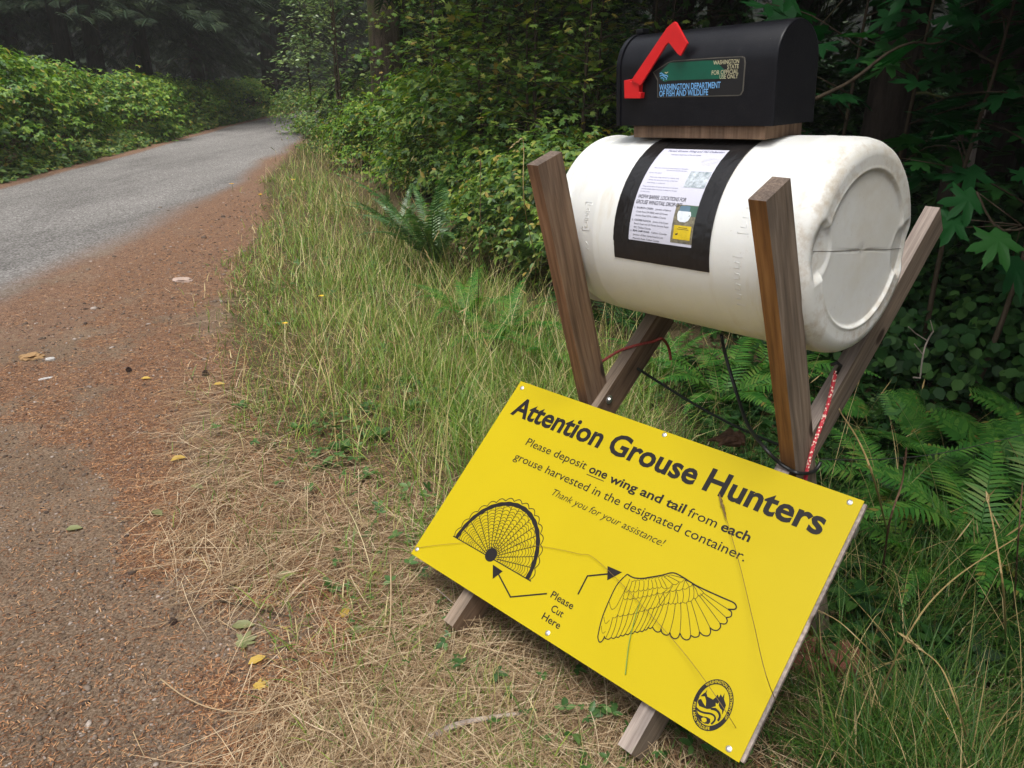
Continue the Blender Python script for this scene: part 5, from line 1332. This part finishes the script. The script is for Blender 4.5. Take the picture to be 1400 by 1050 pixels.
# dry stems with seed heads
x, y = sample(9000, -6, 3, 1.7, 20, 1.5); e = x - xg(y)
dens = sstep(.3, 1.0, e) * sstep(.9, -.1, x - xs_(y)) * (.16 + 1.0 * sstep(4.5, 9, y))
k = (rng.uniform(0, 1, len(x)) < dens) & in_view(x, y) & ~under_sign(x, y) & (((x - SB.x) * sn.x + (y - SB.y) * sn.y > .2) | (x < -.75)); x, y = x[k], y[k]; n = len(x)
P = np.stack([x, y, gh(x, y) - .01], 1); H = rng.uniform(.35, .85, n); az = rng.uniform(0, 6.28, n); ln = np.abs(rng.normal(.18, .16, n)); bd = rng.uniform(.1, .8, n)
W = rng.uniform(.0015, .0024, n) * (.7 + .10 * y)
V, fs = blades(P, H, W * 1.1, ln, az, bd, 6)
tip = V.reshape(n, -1, 3)[:, -4:-2].mean(1)
a_ = ln + bd * .9; d = np.stack([np.sin(a_) * np.cos(az), np.sin(a_) * np.sin(az), np.cos(a_)], 1)
T_head = np.array([(0, 0, 0), (.3, -.06, .02), (.7, -.05, -.02), (1, 0, 0), (.7, .05, .02), (.3, .06, -.02)], float)
V2, f2 = scatter(T_head, Q_leaf, None, tip, d, rvec(n), np.stack([rng.uniform(.04, .09, n)] + [rng.uniform(.035, .06, n) * (.6 + .08 * y)] * 2, 1))
V, fs = merge([(V, fs), (V2, f2)])
ts = link('dry_stems', mesh_np('dry_stems', V, fs, M_tall)); tag(ts, 'tall dry grass stems with seed heads along the verge', 'grass', kind='stuff')
# cut straw lying flat
x, y = sample(150000, -3.4, 2.0, .95, 9, 2.2)
e = x - xg(y); gz_ = green_zone(x, y); f = fbm(x * 1.7, y * 1.7, 81)
dens = sstep(-.16, .22, e + (f - .5) * .45) * (1 - .62 * gz_) * (.25 + .75 * sstep(.30, .56, f)) * sstep(3.4, 2.0, e) * (.45 + .55 * sstep(4.6, 2.6, y))
k = (rng.uniform(0, 1, len(x)) < dens) & in_view(x, y); x, y = x[k], y[k]; n = len(x)
swirl = 2.6 + 3.2 * fbm(x * .9, y * .9, 83); az = swirl + rng.normal(0, .75, n)
P = np.stack([x, y, gh(x, y) + .002 + rng.uniform(0, 1, n) ** 2 * .045], 1)
H = rng.uniform(.05, .22, n) + (rng.uniform(0, 1, n) < .18) * rng.uniform(.08, .2, n); W = rng.uniform(.0010, .0024, n) * (.7 + .13 * y)
V, fs = blades(P, H, W, R(84) + rng.normal(0, .10, n), az, rng.normal(.06, .10, n), 4)
V = V.reshape(n, 5, 2, 3); tq = np.linspace(0, 1, 5)
cv = rng.normal(0, .16, n)[:, None] * H[:, None] * tq[None] ** 2
V[..., 0] += (cv * -np.sin(az)[:, None])[..., None]; V[..., 1] += (cv * np.cos(az)[:, None])[..., None]
g0 = gh(V[:, :, 0, 0], V[:, :, 0, 1]) + .002
V[..., 2] = np.maximum(V[..., 2], g0[..., None]); V = V.reshape(-1, 3)
st = link('straw', mesh_np('straw', V, fs, M_straw)); tag(st, 'pale cut straw lying matted on the verge', 'straw', kind='stuff'); NS = n
# fallen conifer needles
x, y = sample(460000, 0, 1, .95, 10, 2.0); x = xg(y) - 2.6 + 4.0 * x
e = x - xg(y); dens = np.where(e < .35, .15 + .85 * sstep(.12, .8, mat_mask(x, y)), .5 * sstep(1.4, .3, e)) * sstep(.5, -.6, xr(y) - x - .1)
k = (rng.uniform(0, 1, len(x)) < dens) & in_view(x, y); x, y = x[k], y[k]; n = len(x)
T_ndl = np.array([(0, -.5, 0), (.5, -.5, .03), (1, -.25, 0), (1, .25, 0), (.5, .5, .03), (0, .5, 0)], float); Q_ndl = np.array([(0, 1, 4, 5), (1, 2, 3, 4)])
az = rng.uniform(0, 6.28, n); P = np.stack([x, y, gh(x, y) + rng.uniform(.001, .005, n)], 1)
V, fs = scatter(T_ndl, Q_ndl, None, P, np.stack([np.cos(az), np.sin(az), rng.normal(0, .12, n)], 1), norm(np.array([0, 0, 1]) + rvec(n, .25)), np.stack([rng.uniform(.007, .017, n) * (.9 + .1 * y), rng.uniform(.0013, .0022, n) * (.8 + .16 * y), np.full(n, .01)], 1))
nl = link('needle_litter', mesh_np('needle_litter', V, fs, M_litter)); tag(nl, 'orange brown fallen conifer needles scattered on the dirt', 'litter', kind='stuff'); NN_ = n
# loose gravel
ico_V, ico_F = None, None
bm = bmesh.new(); bmesh.ops.create_icosphere(bm, subdivisions=1, radius=1); ico_V = np.array([v.co[:] for v in bm.verts]); ico_F = np.array([[v.index for v in f.verts] for f in bm.faces]); bm.free()
x, y = sample(60000, -6, 1.0, .95, 11, 1.9); e = x - xg(y); f = fbm(x * 1.1, y * 1.1, 91)
dens = sstep(.4, .0, e) * (.18 + sstep(.4, .62, f) + .5 * sstep(2.4, 3.6, y)) * sstep(.9, -.5, xr(y) - x)
k = (rng.uniform(0, 1, len(x)) < dens) & in_view(x, y); x, y = x[k], y[k]; n = len(x)
S = (rng.uniform(.0018, .0050, n) + (rng.uniform(0, 1, n) < .03) * rng.uniform(.002, .007, n)) * (.65 + .24 * y); az = rng.uniform(0, 6.28, n)
V, fs = scatter(ico_V, None, ico_F, np.stack([x, y, gh(x, y) + S * .15], 1), np.stack([np.cos(az), np.sin(az), 0 * az], 1), norm(np.array([0, 0, 1]) + rvec(n, .3)), np.stack([S * rng.uniform(.8, 1.5, n), S * rng.uniform(.7, 1.1, n), S * rng.uniform(.4, .75, n)], 1))
V = V + rng.normal(0, .0005, V.shape)
gv = link('gravel', mesh_np('gravel', V, fs, M_gravel)); tag(gv, 'small loose stones on the dirt shoulder', 'gravel', kind='stuff')
# low broad leaves among the grass
x, y = sample(26000, -4.5, 3.4, 1.2, 12, 1.9); e = x - xg(y); f = fbm(x * 2.6, y * 2.6, 95)
dens = sstep(.1, .8, e) * sstep(.50, .66, f) * (.25 + .75 * green_zone(x, y)) * sstep(2.2, .6, x - xs_(y))
k = (rng.uniform(0, 1, len(x)) < dens) & in_view(x, y); x, y = x[k], y[k]; n = len(x); az = rng.uniform(0, 6.28, n)
P = np.stack([x, y, gh(x, y) + rng.uniform(.01, .07, n)], 1)
V1, f1 = scatter(T_tri, Q_tri, None, P, np.stack([np.cos(az), np.sin(az), rng.normal(.1, .2, n)], 1), norm(np.array([0, 0, 1]) + rvec(n, .3)), rng.uniform(.022, .055, n) * (.9 + .05 * y))
gc = link('ground_cover', mesh_np('ground_cover', V1, f1, M_clover)); tag(gc, 'low three-leaved plants among the grass', 'ground cover', kind='stuff')
# shaded leafy floor right of the sign
n = 5200; x = rng.uniform(.9, 3.6, n); y = rng.uniform(1.7, 4.4, n); k = (x > xs_(y) - .7) & in_view(x, y); x, y = x[k], y[k]; n = len(x); az = rng.uniform(0, 6.28, n)
P = np.stack([x, y, gh(x, y) + rng.uniform(.01, .22, n) * fbm(x * 2, y * 2, 97)], 1)
V1, f1 = scatter(T_tri, Q_tri, None, P, np.stack([np.cos(az), np.sin(az), rng.normal(0, .2, n)], 1), norm(np.array([0, 0, 1]) + rvec(n, .35)), rng.uniform(.05, .11, n))
gc2 = link('leafy_floor', mesh_np('leafy_floor', V1, f1, M_leaf_dark)); tag(gc2, 'dark low leaves covering the shaded floor right of the sign', 'ground cover', kind='stuff')
# hedge skirt
n = 7000; y = rng.uniform(7, 34, n); x = xl(y) - .15 - np.abs(rng.normal(0, .5, n)); az = rng.uniform(0, 6.28, n)
P = np.stack([x, y, gh(x, y) + rng.uniform(.02, .32, n) * sstep(0, .5, xl(y) - x)], 1)
V1, f1 = scatter(T_tri, Q_tri, None, P, np.stack([np.cos(az), np.sin(az), rng.normal(-.1, .2, n)], 1), norm(np.array([.5, -.2, 1]) + rvec(n, .35)), rng.uniform(.08, .16, n))
hk = link('hedge_skirt', mesh_np('hedge_skirt', V1, f1, M_leaf_mid)); tag(hk, 'low weeds along the foot of the left hedge', 'weeds', kind='stuff')

# ---------------------------------------------------------------- single small things on the ground
def stalk(pts, r, headlen, label, mat=M_tall, group=None, head_r=.0035):
    o = empty('grass_stalk', pts[0], label, 'grass stalk', group); p0 = Vector(pts[0])
    sm = smoothpts([tuple(Vector(p) - p0) for p in pts], 6); mb = MB(); mb.tube([Vector(p) for p in sm], [r * (1 - .5 * i / len(sm)) for i in range(len(sm))], 5); mb.build('stem', mat, o)
    if headlen:
        a = Vector(sm[-1]); d = (a - Vector(sm[-4])).normalized(); m2 = MB()
        for k in range(26):
            t = k / 26; c = a + d * headlen * (t - .15); q_ = Vector(rng.normal(0, 1, 3)); q_ = (q_ - d * q_.dot(d)).normalized(); rr = head_r * (math.sin(math.pi * min(1, t * .85 + .12)))
            m2.tube([c, c + d * .010 + q_ * rr, c + d * .017 + q_ * rr * .7], [.0010, .0016, .0003], 4)
        m2.build('seed_head', mat, o)
    return o
def so_(u, v, off):  # a point off the sign's face
    return onplane(u, v, SB + SZ * off, SZ)
stalk([ong(1090, 1012), so_(1053, 940, .05), so_(1030, 850, .035), so_(1012, 775, .02), so_(992, 705, .012)], .0011, .06, 'thin dry grass stalk leaning over the words each container on the sign', M_finestalk, None, .0028)
stalk([ong(1030, 1040), so_(1000, 985, .03), so_(945, 905, .02), so_(880, 830, .014), so_(815, 765, .012), so_(790, 757, .010), so_(745, 748, .008), so_(690, 742, .008)], .0008, 0, 'long fine bent stalk crossing the emblem and the wing drawing on the sign', M_finestalk)
stalk([so_(566, 750, .003), so_(600, 745, .006), so_(648, 741, .006)], .0007, 0, 'short fine stalk stuck across the left corner of the sign', M_finestalk)
stalk([so_(855, 922, .004), so_(860, 880, .006), so_(868, 845, .006), so_(875, 822, .007)], .0016, 0, 'small green grass blade lying on the wing drawing', M_grassgreen)
stalk([ong(1215, 735), aty(1196, 660, 1.75), aty(1175, 605, 1.8), aty(1150, 565, 1.82)], .0032, .05, 'thick tan grass stalk leaning left above the right corner of the sign', head_r=.004)
stalk([ong(1205, 800), aty(1215, 720, 1.8), aty(1232, 665, 1.82), aty(1236, 640, 1.82)], .0034, .06, 'rust brown upright stalk behind the right corner of the sign', M_deadwood)
stalk([ong(1375, 880), aty(1372, 810, 1.45), aty(1362, 740, 1.5), aty(1352, 690, 1.55)], .0028, .02, 'tan upright stalk with a hooked tip near the right edge')
stalk([ong(1385, 850), aty(1392, 740, 1.62), aty(1398, 660, 1.7)], .0026, 0, 'rusty straight stalk along the right edge of the photo', M_deadwood)
stalk([ong(1180, 1000), aty(1240, 870, 1.42), aty(1300, 795, 1.5), aty(1390, 735, 1.6)], .0022, 0, 'long tan stalk slanting across the grass at the lower right')
stalk([ong(1225, 925), aty(1190, 890, 1.44), aty(1150, 852, 1.45), aty(1125, 838, 1.46)], .0020, .085, 'plump yellow seed head nodding beside the right edge of the sign', head_r=.006)
stalk([ong(1330, 1040), aty(1312, 975, 1.25), aty(1288, 915, 1.3), aty(1262, 890, 1.32)], .0022, .06, 'pinkish drooping grass head at the lower right', head_r=.005)
stalk([ong(640, 480), aty(618, 420, 4.2), aty(590, 360, 4.2)], .003, .09, 'pale arching stalk before the sword fern', head_r=.006)
stalk([ong(755, 430), aty(720, 300, 4.3), aty(716, 200, 4.3), aty(712, 190, 4.3)], .003, .08, 'tall tan grass stem just left of the left post', head_r=.006)
stalk([ong(652, 460), aty(656, 330, 4.6), aty(657, 230, 4.6)], .0028, .05, 'tall brown weed stem standing alone left of the left post', M_deadwood)
stalk([ong(462, 640), aty(450, 520, 3.4), aty(420, 430, 3.5), aty(398, 395, 3.5)], .0028, .08, 'pale straw-coloured stalk arching left in the middle of the verge', head_r=.006)
def flower(u, v, h, label, size=.016):
    p = ong(u, v); o = empty('dandelion_flower', p, label, 'flower', 'small yellow flowers in the verge')
    mb = MB(); mb.tube([(0, 0, 0), (.01, 0, h * .5), (.005, -.005, h)], .0012 + size * .03, 5); mb.build('stem', M_clover, o)
    n = 16; a = np.linspace(0, 6.28, n, endpoint=False); V, fs = scatter(T_leaf * np.array([1, .8, 1]), Q_leaf, None, np.tile([.005, -.005, h], (n, 1)), np.stack([np.cos(a), np.sin(a), np.full(n, .35)], 1), np.tile([0, 0, 1.0], (n, 1)) + rvec(n, .15), np.full(n, size) * rng.uniform(.7, 1.1, n))
    link('petals', mesh_np('petals', V, fs, M_flower), o)
flower(1283, 1035, .12, 'yellow flower in the grass near the lower right corner', .016)
flower(318, 262, .10, 'yellow flower by the road, the leftmost one at the grass edge', .035)
flower(358, 285, .16, 'yellow flower in the tall grass just right of the leftmost one', .03)
flower(440, 425, .10, 'yellow flower in the middle of the verge', .022); flower(390, 455, .06, 'yellow flower low in the grass below the middle one', .02); flower(402, 258, .12, 'yellow flower high up in the far tall grass', .04)
def leaf_on(u, v, size, az, mat, label, tmpl=None, curl=.25, group='fallen leaves on the ground'):
    p = ong(u, v, .006); T = (tmpl if tmpl is not None else np.concatenate([T_leaf])).copy(); T[:, 2] += curl * T[:, 1] ** 2 * 2 + .15 * np.maximum(0, T[:, 0] - .5) ** 2 + .02
    V, fs = scatter(T, None if tmpl is T_map else Q_leaf, F_map if tmpl is T_map else None, np.zeros((1, 3)), np.array([(math.cos(az), math.sin(az), .05)]), np.array([(.1, -.15, 1.)]), np.array([size]))
    o = link('fallen_leaf', mesh_np('fallen_leaf', V, fs, mat)); o.location = p + Vector((-size * .5 * math.cos(az), -size * .5 * math.sin(az), 0)); return tag(o, label, 'leaf', group)
leaf_on(245, 630, .065, .5, M_yleaf, 'curled yellow leaf at the edge of the straw, left of the sign', curl=.9)
leaf_on(270, 668, .06, -.4, M_gleaf, 'dark green leaf in the straw just below the curled yellow one')
leaf_on(215, 704, .06, 2.6, M_gleaf, 'tan crumpled leaf on the needles left of the straw', curl=.6)
leaf_on(102, 725, .055, .2, M_gleaf, 'greyish leaf lying alone on the bare dirt')
leaf_on(333, 858, .065, .1, M_gleaf, 'green leaf at the straw edge, upper one of a close pair'); leaf_on(335, 880, .045, .6, M_gleaf, 'broad dull green leaf at the straw edge, lower one of a close pair', T_map)
leaf_on(352, 905, .05, .7, M_yleaf, 'narrow yellow leaf below the pair of green leaves'); leaf_on(355, 940, .030, -.3, M_yleaf, 'pale yellow maple leaf nearest the bare dirt', T_map)
leaf_on(390, 790, .07, .3, M_gleaf, 'olive leaf in the straw left of the sign corner'); leaf_on(488, 865, .06, 0, M_gleaf, 'grey green leaf in the straw below the sign')
leaf_on(448, 995, .045, 1.0, M_gleaf, 'tan green crumpled leaf near the bottom edge', T_map, .6); leaf_on(472, 840, .05, 1.4, M_yleaf, 'yellow brown leaf standing in the straw left of the front leg')
leaf_on(300, 527, .06, .2, M_yleaf, 'small yellow leaf beside the dark pine cone on the shoulder'); leaf_on(200, 519, .05, .1, M_yleaf, 'tiny yellow leaf on the shoulder farther left')
def stone(name, u, v, sx, sy, sz, az, mat, label, cat='stone', seed=1, sub=3, jag=.25):
    p = ong(u, v); bm = bmesh.new(); bmesh.ops.create_icosphere(bm, subdivisions=sub, radius=1)
    for q_ in bm.verts:
        k = 1 + jag * (mnoise.noise(q_.co * 1.6 + Vector((seed * 3.1, 0, 0))) + .5 * mnoise.noise(q_.co * 4 + Vector((seed, 2, 0)))); q_.co *= k
        q_.co.z = max(-.5, min(.62, q_.co.z))
    me = bpy.data.meshes.new(name); bm.to_mesh(me); bm.free(); me.materials.append(mat)
    o = link(name, me); o.location = p + Vector((0, 0, sz * .35)); o.scale = (sx, sy, sz); o.rotation_euler = (0, 0, az); return tag(o, label, cat)
stone('flat_stone', 250, 384, .085, .05, .022, -.25, M_pinkstone, 'flat pinkish stone at the edge of the grass and shoulder', seed=2)
stone('bark_chunk', 42, 490, .060, .045, .024, .2, M_tan, 'tan chunk of bark on the dirt near the left edge', 'bark', 4, 3, .5)
stone('pale_stone', 69, 492, .028, .018, .012, .1, M_palestone, 'small pinkish white stone right beside the tan bark chunk', seed=5)
stone('pale_stone', 62, 518, .034, .012, .006, .6, M_palestone, 'thin pale sliver of stone below the tan bark chunk', seed=6)
stone('red_rock', 1098, 890, .06, .055, .07, .3, M_redstone, 'reddish brown rock at the left of the back foot of the right post', seed=7)
stone('red_rock', 1150, 918, .07, .055, .07, .9, M_redstone, 'reddish brown rock at the right of the back foot of the right post', seed=8)
stone('red_rock', 1096, 912, .05, .04, .03, 1.5, M_redstone, 'reddish brown rock hidden lowest beside the sign edge', seed=9)
def cone_(u, v, s, az, label):
    p = ong(u, v, s * .38); o = None; mb = MB()
    for k in range(9):
        t = k / 8; rr = s * .42 * math.sin(math.pi * (.12 + .8 * t)) + .001
        for j in range(7):
            a = 6.283 * (j + .5 * (k % 2)) / 7; c = Vector((s * (t - .5), rr * .6 * math.cos(a), rr * .6 * math.sin(a))); d = Vector((.35 * s * .3, rr * math.cos(a), rr * math.sin(a)))
            mb.tube([c, c + d * .7, c + d], [s * .06, s * .085, s * .03], 4)
    o = mb.build('fir_cone', M_cone, None); o.location = p; o.rotation_euler = (0, 0, az); return tag(o, label, 'cone', 'dark fir cones on the ground')
M_cone = plain('dark_cone_scale', (.035, .018, .014), .8, 0, .4, 60)
cone_(237, 853, .019, 1.4, 'dark fir cone on the needles left of the straw'); cone_(281, 514, .032, .1, 'dark fir cone on the shoulder at the grass edge'); cone_(176, 508, .026, .3, 'dark fir cone alone on the shoulder farther left')
cone_(315, 805, .018, .8, 'dark fir cone at the edge of the straw beside the needles')
stick('fallen_stick', [ong(588, 1022, .030), ong(625, 1009, .040), ong(668, 1000, .042), ong(712, 993, .040)], .0095, M_stick, 'grey dry stick lying in the straw below the sign', 'stick')
stick('fallen_twig', [ong(598, 824, .05), ong(640, 850, .02)], .002, M_stick, 'thin grey twig by the left front foot of the stand', 'twig')
stick('fallen_twig', [ong(300, 825, .01), ong(345, 835, .012), ong(400, 848, .01)], .0035, M_stem, 'dark thin twig lying in the straw at the left', 'twig')
stick('straw_stem', [ong(220, 932, .01), ong(255, 960, .016), ong(300, 980, .022), ong(360, 985, .028), ong(430, 972, .034), ong(500, 955, .036)], .0020, M_straw, 'long curved straw stem crossing from the dirt into the straw', 'straw stem')
stick('straw_stem', [ong(538, 826, .14), ong(535, 880, .06), ong(520, 930, .02), ong(502, 968, .01)], .0024, M_straw, 'stiff pale straw stem slanting down left of the front leg', 'straw stem')
stick('straw_stem', [ong(480, 792, .02), ong(512, 812, .04), ong(538, 826, .13)], .0022, M_straw, 'bent pale straw stem meeting the stiff one at its top', 'straw stem')
stick('straw_stem', [ong(183, 1004, .008), ong(190, 1020, .008), ong(198, 1036, .006)], .0016, M_straw, 'short pale stem on the bare dirt at the bottom left', 'straw stem')
def tie(u, v, label):
    p = ong(u, v, .012); mb = MB()
    for k in range(4):
        d = Vector(rng.normal(0, 1, 3)); d.z = abs(d.z) * .5; d = d.normalized() * .016
        mb.tube([p - d, p + Vector((0, 0, .008)), p + d * .9], .0030, 5)
    tag(mb.build('plastic_tie', M_teal, None), label, 'plastic tie', 'teal plastic ties at the feet of the stand')
tie(640, 855, 'teal plastic tie beside the left front foot of the stand'); tie(866, 1025, 'teal plastic tie beside the right front foot of the stand'); tie(1090, 898, 'teal plastic tie by the rocks at the back foot')
# broad lower-right plants
def rosette(u, v, n, size, label, mat=M_clover, leaf=None):
    p = ong(u, v); o = None; a = rng.uniform(0, 6.28, n); P = np.stack([.02 * size * np.cos(a), .02 * size * np.sin(a), rng.uniform(.01, .02, n)], 1)
    V, fs = scatter(T_map if leaf else T_leaf, None if leaf else Q_leaf, F_map if leaf else None, P, np.stack([np.cos(a), np.sin(a), rng.uniform(.1, .7, n)], 1), norm(np.stack([-.4 * np.cos(a), -.4 * np.sin(a), np.ones(n)], 1)), size * rng.uniform(.7, 1.2, n))
    o = link('weed', mesh_np('weed', V, fs, mat)); o.location = p; return tag(o, label, 'weed', 'broad-leaved weeds in the grass')
for u, v, n, s_, t in ((1195, 1010, 7, .05, 'lobed green weed right of the bottom corner of the sign'), (1225, 1040, 6, .06, 'lobed green weed at the bottom edge right of the sign'), (905, 1003, 6, .055, 'pointed green weed under the bottom edge of the sign'), (610, 1010 - 90, 6, .035, 'small green weed in the straw below the sign'),
                       (470, 620, 9, .06, 'green weed clump in the verge left of the sign'), (440, 640, 8, .055, 'second green weed clump in the verge, nearer the dirt'), (1375, 930, 5, .075, 'large smooth-leaved weed near the right edge'), (500, 655, 7, .05, 'green weed clump nearest the top corner of the sign'), (520, 600, 9, .065, 'leafy weed at the foot of the long grass, left of the sign top'), (405, 590, 8, .05, 'small leafy weed at the edge of the dirt beside the verge'), (560, 560, 10, .06, 'weed clump among the grass left of the top edge of the sign'), (330, 560, 7, .045, 'flat weed at the boundary of dirt and grass'), (455, 805, 6, .04, 'dark green weed in the straw by the left corner of the sign')):
    rosette(u, v, n, s_, t, leaf=(u in (1195, 1225)))
print('blades', NG, NL, NS, 'needles', NN_)

# ---------------------------------------------------------------- misty air
HAZE = 0.0013
if HAZE:
    mb = MB(); mb.box((-128, -60, -1.6), (256, 0, 0), (0, 200, 0), (0, 0, 36))
    hm = bpy.data.materials.new('haze'); hm.use_nodes = True; hn = hm.node_tree; hn.nodes.clear()
    ho = hn.nodes.new('ShaderNodeOutputMaterial'); hv = hn.nodes.new('ShaderNodeVolumePrincipled')
    hv.inputs['Color'].default_value = (.93, .94, .94, 1); hv.inputs['Density'].default_value = HAZE; hv.inputs['Anisotropy'].default_value = .2
    hn.links.new(hv.outputs[0], ho.inputs['Volume'])
    tag(mb.build('haze', hm, None), 'thin mist hanging in the air among the trees', 'mist', kind='stuff')
